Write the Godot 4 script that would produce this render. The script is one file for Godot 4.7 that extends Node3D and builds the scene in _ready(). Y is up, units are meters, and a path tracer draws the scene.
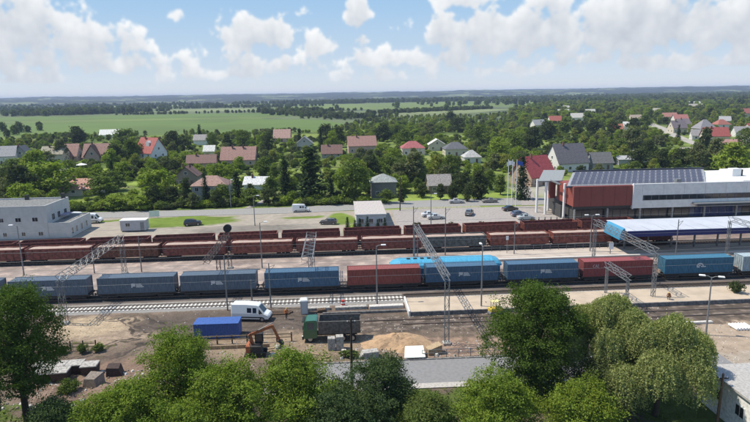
extends Node3D
# A freight yard and station under works, seen from a drone about 32 m up. Rails run along X, the view goes along -Z.
var used := {}
var M := {}
var rng := RandomNumberGenerator.new()
var houses := []          # [x, z, width, ridge height, short description]
var keep_clear := []      # [x0, x1, z0, z1] rectangles without trees

class MB:
	# collects faces with flat or smooth normals and one colour per face
	var v := PackedVector3Array()
	var n := PackedVector3Array()
	var c := PackedColorArray()
	var col := Color(1, 1, 1)
	var xf := Transform3D.IDENTITY
	func tri(a: Vector3, b: Vector3, d: Vector3):
		a = xf * a; b = xf * b; d = xf * d
		var nn := (b - a).cross(d - a).normalized()
		v.append(a); v.append(d); v.append(b)
		for i in 3:
			n.append(nn); c.append(col)
	func quad(a: Vector3, b: Vector3, e: Vector3, d: Vector3):
		a = xf * a; b = xf * b; e = xf * e; d = xf * d
		var nn := (e - a).cross(d - b).normalized()
		v.append(a); v.append(e); v.append(b); v.append(a); v.append(d); v.append(e)
		for i in 6:
			n.append(nn); c.append(col)
	func hexa(p: Array):
		# p: four bottom corners counter-clockwise seen from above, then the four above them
		quad(p[3], p[2], p[1], p[0]); quad(p[4], p[5], p[6], p[7])
		for i in 4:
			var j := (i + 1) % 4
			quad(p[i], p[j], p[j + 4], p[i + 4])
	func box(p: Vector3, s: Vector3):
		var h := s * 0.5
		hexa([p + Vector3(-h.x, -h.y, h.z), p + Vector3(h.x, -h.y, h.z), p + Vector3(h.x, -h.y, -h.z), p + Vector3(-h.x, -h.y, -h.z),
			p + Vector3(-h.x, h.y, h.z), p + Vector3(h.x, h.y, h.z), p + Vector3(h.x, h.y, -h.z), p + Vector3(-h.x, h.y, -h.z)])
	func cbox(p: Vector3, s: Vector3, e: float):
		# a box whose upper edges are chamfered
		var h := s * 0.5
		var lo := p - Vector3(0, e * 0.5, 0)
		box(lo, Vector3(s.x, s.y - e, s.z))
		var y0 := p.y + h.y - e + 0.0005
		var y1 := p.y + h.y
		hexa([Vector3(p.x - h.x, y0, p.z + h.z), Vector3(p.x + h.x, y0, p.z + h.z), Vector3(p.x + h.x, y0, p.z - h.z), Vector3(p.x - h.x, y0, p.z - h.z),
			Vector3(p.x - h.x + e, y1, p.z + h.z - e), Vector3(p.x + h.x - e, y1, p.z + h.z - e), Vector3(p.x + h.x - e, y1, p.z - h.z + e), Vector3(p.x - h.x + e, y1, p.z - h.z + e)])
	func bar(a: Vector3, b: Vector3, w: float, h: float):
		var d := (b - a).normalized()
		var up := Vector3.UP if absf(d.y) < 0.95 else Vector3.RIGHT
		var s := d.cross(up).normalized() * w * 0.5
		var u := s.cross(d).normalized() * h * 0.5
		hexa([a - s - u, b - s - u, b + s - u, a + s - u, a - s + u, b - s + u, b + s + u, a + s + u])
	func tube(pts: Array, rad: Array, sides := 8, cap := true):
		var rings := []
		for i in pts.size():
			var d: Vector3 = (pts[mini(i + 1, pts.size() - 1)] - pts[maxi(i - 1, 0)]).normalized()
			var up := Vector3.RIGHT if absf(d.y) > 0.9 else Vector3.UP
			var s := up.cross(d).normalized()
			var u := d.cross(s)
			var ring := []
			for k in sides:
				var an := TAU * k / sides
				ring.append([s * cos(an) + u * sin(an), pts[i]])
			rings.append(ring)
		for i in pts.size() - 1:
			for k in sides:
				var k2 := (k + 1) % sides
				var q := [[i, k], [i, k2], [i + 1, k2], [i, k], [i + 1, k2], [i + 1, k]]
				for f in [0, 2, 1, 3, 5, 4]:
					var r: Array = rings[q[f][0]][q[f][1]]
					v.append(xf * (r[1] + r[0] * rad[q[f][0]])); n.append((xf.basis * r[0]).normalized()); c.append(col)
		if cap:
			for k in sides:
				var k2 := (k + 1) % sides
				var l := pts.size() - 1
				tri(pts[l], pts[l] + rings[l][k][0] * rad[l], pts[l] + rings[l][k2][0] * rad[l])
				tri(pts[0], pts[0] + rings[0][k2][0] * rad[0], pts[0] + rings[0][k][0] * rad[0])
	func prism(poly: PackedVector2Array, z0: float, z1: float):
		# polygon in XY, extruded along Z (z1 > z0)
		if Geometry2D.is_polygon_clockwise(poly):
			poly.reverse()
		var t := Geometry2D.triangulate_polygon(poly)
		for i in range(0, t.size(), 3):
			var a := poly[t[i]]; var b := poly[t[i + 1]]; var d := poly[t[i + 2]]
			if (b - a).cross(d - a) < 0:
				var w := b; b = d; d = w
			tri(Vector3(a.x, a.y, z1), Vector3(b.x, b.y, z1), Vector3(d.x, d.y, z1))
			tri(Vector3(a.x, a.y, z0), Vector3(d.x, d.y, z0), Vector3(b.x, b.y, z0))
		for i in poly.size():
			var a := poly[i]; var b := poly[(i + 1) % poly.size()]
			quad(Vector3(a.x, a.y, z1), Vector3(a.x, a.y, z0), Vector3(b.x, b.y, z0), Vector3(b.x, b.y, z1))
	func mesh(m: Material) -> ArrayMesh:
		var arr := []
		arr.resize(Mesh.ARRAY_MAX)
		arr[Mesh.ARRAY_VERTEX] = v; arr[Mesh.ARRAY_NORMAL] = n; arr[Mesh.ARRAY_COLOR] = c
		var am := ArrayMesh.new()
		am.add_surface_from_arrays(Mesh.PRIMITIVE_TRIANGLES, arr)
		am.surface_set_material(0, m)
		return am

# ---------------------------------------------------------------- names, things and parts
func numbered(called: String) -> String:
	if used.has(called):
		used[called] += 1
		return "%s_%03d" % [called, used[called]]
	used[called] = 0
	return called
func tag(o: Node, label: String, category: String, group := ""):
	o.set_meta("label", label); o.set_meta("category", category)
	if group != "": o.set_meta("group", group)
func thing(called: String, label: String, category: String, at := Vector3.ZERO, turn := 0.0, group := "") -> Node3D:
	var o := Node3D.new()
	o.name = numbered(called); add_child(o)
	o.position = at; o.rotation.y = deg_to_rad(turn)
	tag(o, label, category, group)
	return o
func inst(parent: Node, called: String, am: Mesh, m: Material = null) -> MeshInstance3D:
	var o := MeshInstance3D.new()
	o.mesh = am; o.name = called
	if m: o.material_override = m
	parent.add_child(o, true)
	return o
func part(parent: Node, called: String, mb: MB, m: Material) -> MeshInstance3D:
	return inst(parent, called, mb.mesh(m))
func one(called: String, mb: MB, m: Material, label: String, category: String, at := Vector3.ZERO, turn := 0.0, group := "") -> MeshInstance3D:
	var o := inst(self, numbered(called), mb.mesh(m))
	o.position = at; o.rotation.y = deg_to_rad(turn)
	tag(o, label, category, group)
	return o
func struct(called: String, mb: MB, m: Material) -> MeshInstance3D:
	var o := inst(self, numbered(called), mb.mesh(m))
	o.set_meta("kind", "structure")
	return o
func copy(o: Node3D, label: String, at: Vector3, turn := 0.0, called := "") -> Node3D:
	var r: Node3D = o.duplicate()
	r.name = numbered(called if called else String(o.name).rstrip("_0123456789")); add_child(r)
	r.position = at; r.rotation.y = deg_to_rad(turn)
	r.set_meta("label", label)
	return r

# ---------------------------------------------------------------- materials (colours are linear base colours)
var tiles := {}
func tile(key: String, freq: float, lo: float, hi: float, oct := 4, seed_ := 1) -> ImageTexture:
	# a seamless grey pattern whose linear value goes from lo to hi
	if tiles.has(key): return tiles[key]
	var fn := FastNoiseLite.new()
	fn.seed = seed_; fn.frequency = freq; fn.fractal_octaves = oct; fn.noise_type = FastNoiseLite.TYPE_SIMPLEX_SMOOTH
	var im := fn.get_seamless_image(256, 256)
	im.convert(Image.FORMAT_L8)
	var d := im.get_data()
	var lut := PackedByteArray()
	for i in 256:
		var f := clampf((i / 255.0 - 0.5) * 1.5 + 0.5, 0, 1)
		lut.append(int(clampf(Color(lerpf(lo, hi, f), 0, 0).linear_to_srgb().r, 0, 1) * 255))
	for i in d.size(): d[i] = lut[d[i]]
	im = Image.create_from_data(256, 256, false, Image.FORMAT_L8, d)
	im.convert(Image.FORMAT_RGB8)
	im.generate_mipmaps()
	tiles[key] = ImageTexture.create_from_image(im)
	return tiles[key]
func bumps(key: String, freq: float, strength: float) -> ImageTexture:
	if tiles.has(key): return tiles[key]
	var fn := FastNoiseLite.new()
	fn.seed = 5; fn.frequency = freq; fn.fractal_octaves = 4
	var im := fn.get_seamless_image(256, 256)
	im.convert(Image.FORMAT_RGBA8)
	im.bump_map_to_normal_map(strength)
	tiles[key] = ImageTexture.create_from_image(im)
	return tiles[key]
func mat(r: float, g: float, b: float, rough := 0.8, tex: Texture2D = null, size := 1.0, metal := 0.0) -> StandardMaterial3D:
	var m := StandardMaterial3D.new()
	m.albedo_color = Color(r, g, b).linear_to_srgb()
	m.roughness = rough; m.metallic = metal
	if tex:
		m.albedo_texture = tex
		m.uv1_triplanar = true; m.uv1_world_triplanar = true
		m.uv1_scale = Vector3.ONE / size
	return m
func rel(m: StandardMaterial3D, key: String, freq: float, strength: float) -> StandardMaterial3D:
	m.normal_enabled = true; m.normal_texture = bumps(key, freq, strength)
	return m
func leafy(r: float, g: float, b: float) -> StandardMaterial3D:
	var m := mat(r, g, b, 0.7)
	m.metallic_specular = 0.18
	m.vertex_color_use_as_albedo = true
	m.cull_mode = BaseMaterial3D.CULL_DISABLED
	m.backlight_enabled = true; m.backlight = Color(0.78, 0.86, 0.4)
	return m
func glassy(r := 0.02, g := 0.025, b := 0.03) -> StandardMaterial3D:
	var m := mat(r, g, b, 0.08)
	m.metallic_specular = 0.7
	return m
func materials():
	var fine := tile("fine", 0.03, 0.72, 1.1, 5, 3)
	var soft := tile("soft", 0.012, 0.9, 1.03, 4, 7)
	var dirt := tile("dirt", 0.02, 0.5, 1.15, 6, 11)
	M.fine = fine; M.soft = soft; M.dirt = dirt
	M.steel = mat(0.2, 0.205, 0.21, 0.45, fine, 3, 0.3)
	M.galv = mat(0.22, 0.23, 0.24, 0.5, fine, 2, 0.2)
	M.darksteel = mat(0.05, 0.045, 0.042, 0.7, dirt, 2)
	M.rustdark = mat(0.06, 0.035, 0.028, 0.8, dirt, 2)
	M.rail = mat(0.22, 0.17, 0.14, 0.45, fine, 2, 0.5)
	M.black = mat(0.012, 0.012, 0.013, 0.7)
	M.tyre = mat(0.012, 0.012, 0.012, 0.85)
	M.rim = mat(0.4, 0.4, 0.41, 0.35, null, 1, 0.6)
	M.white = mat(0.75, 0.75, 0.74, 0.5, soft, 3)
	M.cleanwhite = mat(0.8, 0.8, 0.79, 0.35)
	M.concrete = mat(0.42, 0.4, 0.37, 0.9, dirt, 2.5)
	M.paleconc = mat(0.58, 0.55, 0.51, 0.9, fine, 3)
	M.sleeper = mat(0.66, 0.64, 0.6, 0.9, fine, 1.5)
	M.glass = glassy()
	M.blueglass = glassy(0.03, 0.06, 0.12)
	M.lampglass = mat(0.8, 0.8, 0.78, 0.3)
	M.wood = mat(0.16, 0.1, 0.06, 0.85, dirt, 1.2)
	M.darkwood = mat(0.05, 0.036, 0.028, 0.9, dirt, 1.2)
	M.palewood = mat(0.42, 0.31, 0.19, 0.85, dirt, 1.4)
	M.bark = mat(0.06, 0.045, 0.032, 0.95, dirt, 0.8)
	M.orange = mat(0.6, 0.13, 0.02, 0.6)
	M.redpaint = mat(0.5, 0.03, 0.02, 0.5)

# ---------------------------------------------------------------- sky with cumulus clouds
func make_sky() -> PanoramaSkyMaterial:
	var w := 2560
	var h := 1280
	var fn := FastNoiseLite.new()
	fn.seed = 21; fn.frequency = 0.045; fn.fractal_octaves = 6; fn.fractal_gain = 0.6
	var im := fn.get_seamless_image(2560, 640)
	im.convert(Image.FORMAT_L8)
	var nz := im.get_data()
	# cloud heaps: azimuth and height above the horizon in degrees, half sizes, strength
	var heap := [[-29.5, 5.9, 10.5, 3.4, 1.0], [-21.5, 4.8, 5.5, 2.2, 0.95], [-27.0, 3.2, 9.0, 1.6, 0.7], [-7.6, 5.5, 5.0, 2.2, 1.05], [-1.6, 4.6, 2.8, 1.4, 0.9], [2.1, 7.4, 1.7, 2.1, 1.0], [2.4, 5.0, 1.4, 0.9, 0.85],
		[12.2, 8.4, 4.0, 1.2, 1.0], [16.5, 5.2, 11.0, 2.9, 1.0], [20.0, 8.0, 3.0, 1.6, 0.9], [28.0, 5.4, 11.0, 3.6, 1.05], [36.0, 5.0, 7.5, 3.6, 1.05], [29.5, 9.4, 5.5, 0.9, 0.8], [-33.5, 9.6, 3.0, 0.9, 0.9], [-10.0, 9.9, 6.0, 0.8, 0.8], [8.0, 3.2, 11.0, 1.5, 0.72], [-17.0, 2.9, 12.0, 1.6, 0.72], [-5.0, 2.6, 9.0, 1.2, 0.62], [22.0, 2.6, 14.0, 1.3, 0.66], [-33.0, 2.4, 9.0, 1.4, 0.7], [-12.0, 1.9, 8.0, 0.8, 0.75], [3.0, 1.7, 9.0, 0.7, 0.75], [31.0, 2.2, 9.0, 1.0, 0.8], [-29.0, 1.7, 10.0, 0.8, 0.8], [16.0, 2.0, 8.0, 0.8, 0.75], [-14.5, 7.2, 2.2, 0.8, 0.6], [-3.5, 7.6, 2.0, 0.7, 0.55]]
	# the same kind of heaps go on all round and up to the zenith
	var r2 := RandomNumberGenerator.new()
	r2.seed = 77
	for k in 120:
		var az := r2.randf_range(44.0, 320.0)
		var el := 3.0 + 9.0 * r2.randf()
		heap.append([az if az < 180 else az - 360.0, el, r2.randf_range(2.0, 9.0), r2.randf_range(1.0, 3.0), r2.randf_range(0.7, 1.0)])
	for k in 110:
		var el := r2.randf_range(12.5, 80.0)
		heap.append([r2.randf_range(-180, 180), el, r2.randf_range(4, 12) / cos(deg_to_rad(el)), r2.randf_range(2, 5), r2.randf_range(0.6, 0.95)])
	# low-resolution coverage map
	var cw := 720
	var ch := 180
	var cov := PackedFloat32Array()
	cov.resize(cw * ch)
	for k in heap:
		var y0 := int(clampf((k[1] - k[3] * 1.5) * 2, 0, ch - 1)); var y1 := int(clampf((k[1] + k[3] * 1.5) * 2, 0, ch - 1))
		for yy in range(y0, y1 + 1):
			var dy: float = (yy * 0.5 - k[1]) / k[3]
			if dy < 0: dy *= 1.35
			var x0 := int((k[0] - k[2] * 1.5) * 2); var x1 := int((k[0] + k[2] * 1.5) * 2)
			for xx in range(x0, x1 + 1):
				var dx: float = (xx * 0.5 - k[0]) / k[2]
				var g: float = k[4] * (1.25 - dx * dx - dy * dy)
				var at := yy * cw + posmod(xx, cw)
				if g > cov[at]: cov[at] = g
	var out := PackedByteArray()
	out.resize(w * h * 3)
	var acc := PackedFloat32Array()
	acc.resize(w)
	for y in h / 2:
		var el := 90.0 - (y + 0.5) * 180.0 / h
		var lowf := clampf(el / 12.0, 0, 1)
		var up := clampf((el - 9.0) / 60.0, 0, 1)
		var br := lerpf(lerpf(0.925, 0.57, pow(lowf, 0.75)), 0.34, up)
		var bg := lerpf(lerpf(0.932, 0.755, pow(lowf, 0.75)), 0.54, up)
		var bb := lerpf(lerpf(0.938, 0.925, lowf), 0.8, up)
		var cy := clampf(el * 2, 0, ch - 1.001)
		var cyi := int(cy); var fy := cy - cyi
		var r0 := cyi * cw; var r1 := mini(cyi + 1, ch - 1) * cw
		var nrow := (y % 640) * 2560
		var haze := clampf(1.0 - el / 2.4, 0, 1) * 0.55
		var o := y * w * 3
		for x in w:
			var cx := x * 0.28125
			var cxi := int(cx); var fx := cx - cxi
			var cxj := cxi + 1 if cxi + 1 < cw else 0
			var a := lerpf(lerpf(cov[r0 + cxi], cov[r0 + cxj], fx), lerpf(cov[r1 + cxi], cov[r1 + cxj], fx), fy)
			var nn := nz[nrow + x] / 255.0
			var d := clampf((a * 0.85 + (nn - 0.5) * 1.35 - 0.38) * 3.6, 0, 1)
			d = d * d * (3 - 2 * d)
			var sh := acc[x]
			acc[x] = sh * 0.93 + d * 0.07
			var lit := clampf(sh * 1.1 - 0.12, 0, 1) * 0.14 - (nn - 0.5) * 0.14
			d *= 0.95 * (1.0 - haze)
			out[o] = int(clampf(lerpf(br, 0.975 - lit * 1.1, d), 0, 1) * 255)
			out[o + 1] = int(clampf(lerpf(bg, 0.98 - lit, d), 0, 1) * 255)
			out[o + 2] = int(clampf(lerpf(bb, 0.985 - lit * 0.82, d), 0, 1) * 255)
			o += 3
	for i in range(w * h / 2, w * h):
		out[i * 3] = 120; out[i * 3 + 1] = 128; out[i * 3 + 2] = 118
	var sky := Image.create_from_data(w, h, false, Image.FORMAT_RGB8, out)
	var m := PanoramaSkyMaterial.new()
	m.panorama = ImageTexture.create_from_image(sky)
	return m

func _ready():
	rng.seed = 4
	# camera
	var cam := Camera3D.new()
	cam.name = "camera"; add_child(cam)
	cam.position = Vector3(0, 32, 0)
	cam.basis = Basis(Vector3.UP, deg_to_rad(-3.5)) * Basis(Vector3.RIGHT, deg_to_rad(-11.461)) * Basis(Vector3.BACK, deg_to_rad(-0.917))
	cam.fov = 40.17; cam.near = 0.5; cam.far = 30000
	cam.current = true
	# sky, haze, exposure
	var env := Environment.new()
	env.background_mode = Environment.BG_SKY
	env.sky = Sky.new()
	env.sky.sky_material = make_sky()
	env.background_energy_multiplier = 0.86
	env.tonemap_mode = Environment.TONE_MAPPER_LINEAR
	env.tonemap_exposure = 1.16
	env.fog_enabled = true
	env.fog_density = 0.00012
	env.fog_light_color = Color(0.78, 0.86, 1.0)
	env.sdfgi_enabled = true; env.ssao_enabled = true; env.ssil_enabled = true
	var we := WorldEnvironment.new()
	we.name = "environment"; we.environment = env; add_child(we)
	# sun: behind the scene on the left, high
	var sun := DirectionalLight3D.new()
	sun.name = "sun"; add_child(sun)
	sun.look_at_from_position(Vector3.ZERO, -Vector3(-0.58, 0.92, -0.13).normalized())
	sun.light_energy = 1.6; sun.light_angular_distance = 0.5
	sun.light_color = Color(1.0, 0.965, 0.9)
	sun.shadow_enabled = true
	materials()
	print("sky done ", Time.get_ticks_msec())
	build_ground()
	build_tracks()
	build_station()
	build_buildings()
	build_village_houses()
	print("buildings done ", Time.get_ticks_msec())
	build_trains()
	build_portals()
	build_lamps()
	build_vehicles()
	build_site()
	build_people()
	print("objects done ", Time.get_ticks_msec())
	build_trees()
	print("trees done ", Time.get_ticks_msec())

# ---------------------------------------------------------------- ground, roads, tracks
func noise_bytes(freq: float, seed_: int, size := 512, oct := 5) -> PackedByteArray:
	var fn := FastNoiseLite.new()
	fn.seed = seed_; fn.frequency = freq; fn.fractal_octaves = oct
	var im := fn.get_seamless_image(size, size)
	im.convert(Image.FORMAT_L8)
	return im.get_data()
func painted(x0: float, x1: float, z0: float, z1: float, px: float, f: Callable) -> ImageTexture:
	# ground colours by place; f gives the linear base colour at (x, z) from three noise values
	var w := int((x1 - x0) / px); var h := int((z1 - z0) / px)
	var a := noise_bytes(0.01, 3); var b := noise_bytes(0.05, 9); var e := noise_bytes(0.16, 15)
	var out := PackedByteArray()
	out.resize(w * h * 3)
	var o := 0
	for j in h:
		var z := z0 + (j + 0.5) * px
		for i in w:
			var k := (j & 511) * 512 + (i & 511)
			var k3 := ((j * 2 + 77) & 511) * 512 + ((i * 2 + 31) & 511)
			var cc: Color = f.call(x0 + (i + 0.5) * px, z, a[k] / 255.0, b[k] / 255.0, e[k3] / 255.0)
			cc = cc.linear_to_srgb()
			out[o] = int(clampf(cc.r, 0, 1) * 255); out[o + 1] = int(clampf(cc.g, 0, 1) * 255); out[o + 2] = int(clampf(cc.b, 0, 1) * 255)
			o += 3
	return ImageTexture.create_from_image(Image.create_from_data(w, h, false, Image.FORMAT_RGB8, out))
func sheet(called: String, x0: float, x1: float, z0: float, z1: float, y: float, tex: ImageTexture, rough := 0.95) -> MeshInstance3D:
	var pm := PlaneMesh.new()
	pm.size = Vector2(x1 - x0, z1 - z0)
	var m := StandardMaterial3D.new()
	m.albedo_texture = tex; m.roughness = rough
	m.metallic_specular = 0.2
	pm.material = m
	var o := inst(self, numbered(called), pm)
	o.position = Vector3((x0 + x1) / 2, y, (z0 + z1) / 2)
	o.set_meta("kind", "structure")
	return o
func flat(called: String, pts: Array, y: float, m: Material) -> MeshInstance3D:
	var poly := PackedVector2Array()
	for p in pts: poly.append(Vector2(p[0], p[1]))
	var mb := MB.new()
	var t := Geometry2D.triangulate_polygon(poly)
	for i in range(0, t.size(), 3):
		var a := poly[t[i]]; var b := poly[t[i + 1]]; var d := poly[t[i + 2]]
		if (b - a).cross(d - a) > 0:
			var w := b; b = d; d = w
		mb.tri(Vector3(a.x, y, a.y), Vector3(b.x, y, b.y), Vector3(d.x, y, d.y))
	return struct(called, mb, m)
func smooth(a: float, b: float, x: float) -> float:
	return smoothstep(a, b, x)
func ell(x: float, z: float, cx: float, cz: float, rx: float, rz: float) -> float:
	var u := (x - cx) / rx; var w := (z - cz) / rz
	return clampf(1.6 - 1.6 * (u * u + w * w), 0, 1)
func site_colour(x: float, z: float, a: float, b: float, e: float) -> Color:
	var wx := x + (a - 0.5) * 6; var wz := z + (b - 0.5) * 3
	var c := Color(0.185, 0.152, 0.126)
	c = c.lerp(Color(0.27, 0.22, 0.18), smooth(0.45, 0.75, a))
	# damp, driven earth beside the new track
	c = c.lerp(Color(0.135, 0.118, 0.108), ell(wx, wz, -14, -79.5, 22, 6.5) * 0.85)
	# pale sand spread out on the left, with curved tyre tracks
	c = c.lerp(Color(0.5, 0.42, 0.31), ell(wx, wz, -36.5, -80, 8.0, 4.6))
	c = c.lerp(Color(0.4, 0.33, 0.26), ell(wx, wz, -31, -76, 4.5, 3.0))
	var r := Vector2(x + 35.5, (z + 76.5) * 1.15).length() + (a - 0.5) * 5.0
	var ring := smooth(4.6, 5.6, r) * (1 - smooth(10.5, 12.0, r)) * smooth(-38, -33, x) * smooth(-85, -83, z)
	c = c.lerp(Color(0.085, 0.075, 0.07), ring * smooth(-0.1, 0.7, sin(r * 4.1 + sin(r * 1.7) * 2.0) + (b - 0.5) * 3.0) * smooth(0.2, 0.42, e * 0.5 + a * 0.6) * 0.95)
	# wheel ruts along the yard
	var rut := sin((z + sin(x * 0.09) * 2.2 + (a - 0.5) * 4) * 3.1) + (b - 0.5) * 2.4
	c = c.lerp(c * 0.62, smooth(0.45, 0.9, rut) * ell(x, z, -12, -77, 30, 7) * 0.8)
	# earth heaps and rubble lower left, straw-coloured ground by the digger
	c = c.lerp(Color(0.27, 0.195, 0.155), ell(wx, wz, -27, -64, 12, 6) * 0.8)
	c = c.lerp(Color(0.36, 0.29, 0.215), ell(wx, wz, -7, -71.5, 14, 5) * 0.75)
	c = c.lerp(Color(0.38, 0.28, 0.22), ell(wx, wz, 14, -68.5, 11, 3.4) * 0.8)
	# old ballast of the lifted track in front of the platform, in long streaks
	var bed := smooth(-80.2, -79.2, z) * (1 - smooth(-74.8, -73.4, wz)) * smooth(-1, 3, wx)
	var streak := 0.5 + 0.5 * sin(z * 4.1 + (a - 0.5) * 6)
	c = c.lerp(Color(0.12, 0.103, 0.092).lerp(Color(0.27, 0.235, 0.21), streak * smooth(0.4, 0.7, b)), bed * 0.9)
	# pale sandy yard on the right
	c = c.lerp(Color(0.44, 0.37, 0.3), smooth(36, 41, wx) * smooth(-73.2, -71.8, wz))
	c = c.lerp(Color(0.42, 0.38, 0.33), smooth(39, 43, wx) * smooth(-64.5, -63, wz))
	# new ballast
	c = c.lerp(Color(0.36, 0.34, 0.32), (1 - smooth(-86.4, -84.6, wz)) * (1 - smooth(8, 11, x)) * 0.9)
	# weeds
	var green := smooth(0.56, 0.68, b) * smooth(0.5, 0.62, a)
	c = c.lerp(Color(0.1, 0.12, 0.035), green * (ell(wx, wz, -4, -67, 9, 2.5) + ell(wx, wz, -33, -73, 6, 2) + 0.25 * ell(x, z, -20, -66, 40, 8)))
	c = c.lerp(Color(0.105, 0.15, 0.04), smooth(-59.3, -58.2, wz) * smooth(0.25, 0.5, a + (b - 0.5) * 0.5))
	return c * Color(0.93, 0.87, 0.82) * (0.64 + 0.42 * b + (0.6 if x < 34 else 0.25) * (e - 0.5)) * 0.96
func yard_colour(x: float, z: float, a: float, b: float, e: float) -> Color:
	var c := Color(0.34, 0.28, 0.25).lerp(Color(0.26, 0.21, 0.19), smooth(0.4, 0.7, a))
	c = c.lerp(Color(0.5, 0.4, 0.33), smooth(0.55, 0.75, b) * 0.4)
	for t in [-92.2, -98.6, -114.8]:
		var wide := 2.0 if t < -95 else 3.0
		c = c.lerp(Color(0.16, 0.125, 0.11), (1 - smooth(wide * 0.75, wide, absf(z - t) + (b - 0.5))) * (0.8 if t < -110 or t > -95 else 0.75 * smooth(24, 30, x)))
	c = c.lerp(Color(0.13, 0.115, 0.11), smooth(-96, -95, z) * 0.8)
	c = c.lerp(Color(0.2, 0.15, 0.13), (1 - smooth(-118, -116, z)) * 0.8)
	c = c.lerp(Color(0.12, 0.1, 0.095), (1 - smooth(-105, -103, z)) * smooth(-103.5, -102, z) * smooth(28, 31, x) * 0.6)
	return c * (0.65 + 0.55 * b + 0.3 * (e - 0.5))
func garden_colour(x: float, z: float, a: float, b: float, e: float) -> Color:
	var wx := x + (a - 0.5) * 10; var wz := z + (b - 0.5) * 5
	var c := Color(0.1, 0.145, 0.035).lerp(Color(0.2, 0.255, 0.06), smooth(0.35, 0.65, a))
	c = c.lerp(Color(0.19, 0.16, 0.1), smooth(0.6, 0.72, b) * 0.5)
	# lawns
	for l in [[26, -177, 17, 7], [-104, -268, 9, 30], [-78, -225, 10, 8], [-32, -222, 12, 9], [60, -186, 8, 6], [48, -178, 9, 5], [-60, -186, 8, 5], [58, -232, 9, 7], [158, -296, 24, 8]]:
		c = c.lerp(Color(0.23, 0.3, 0.065), ell(wx, wz, l[0], l[1], l[2], l[3]))
	if z > -159:
		# yard before the road: dry beige ground with grass patches
		c = Color(0.38, 0.335, 0.28).lerp(Color(0.31, 0.275, 0.23), smooth(0.4, 0.7, b))
		c = c.lerp(Color(0.26, 0.235, 0.205), ell(wx, wz, -22, -140, 20, 6))
		for l in [[-43, -151, 16, 6.2], [-11.5, -152.5, 7, 2.2], [0.5, -149, 5.0, 8.0], [-63, -155.5, 6, 1.6], [3, -137, 2.2, 6], [-42, -155.5, 14, 2.5]]:
			c = c.lerp(Color(0.15, 0.21, 0.04), clampf(ell(wx, wz, l[0], l[1], l[2], l[3]) * 1.5, 0, 1))
		c = c.lerp(Color(0.33, 0.29, 0.26), smooth(52, 54, x) * 0.8)
	if x > 57 and z < -161 and z > -212:
		c = c.lerp(Color(0.36, 0.33, 0.29), ell(wx, wz, 100, -185, 55, 22))
	return c * (0.6 + 0.6 * b + 0.35 * (e - 0.5))
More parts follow.
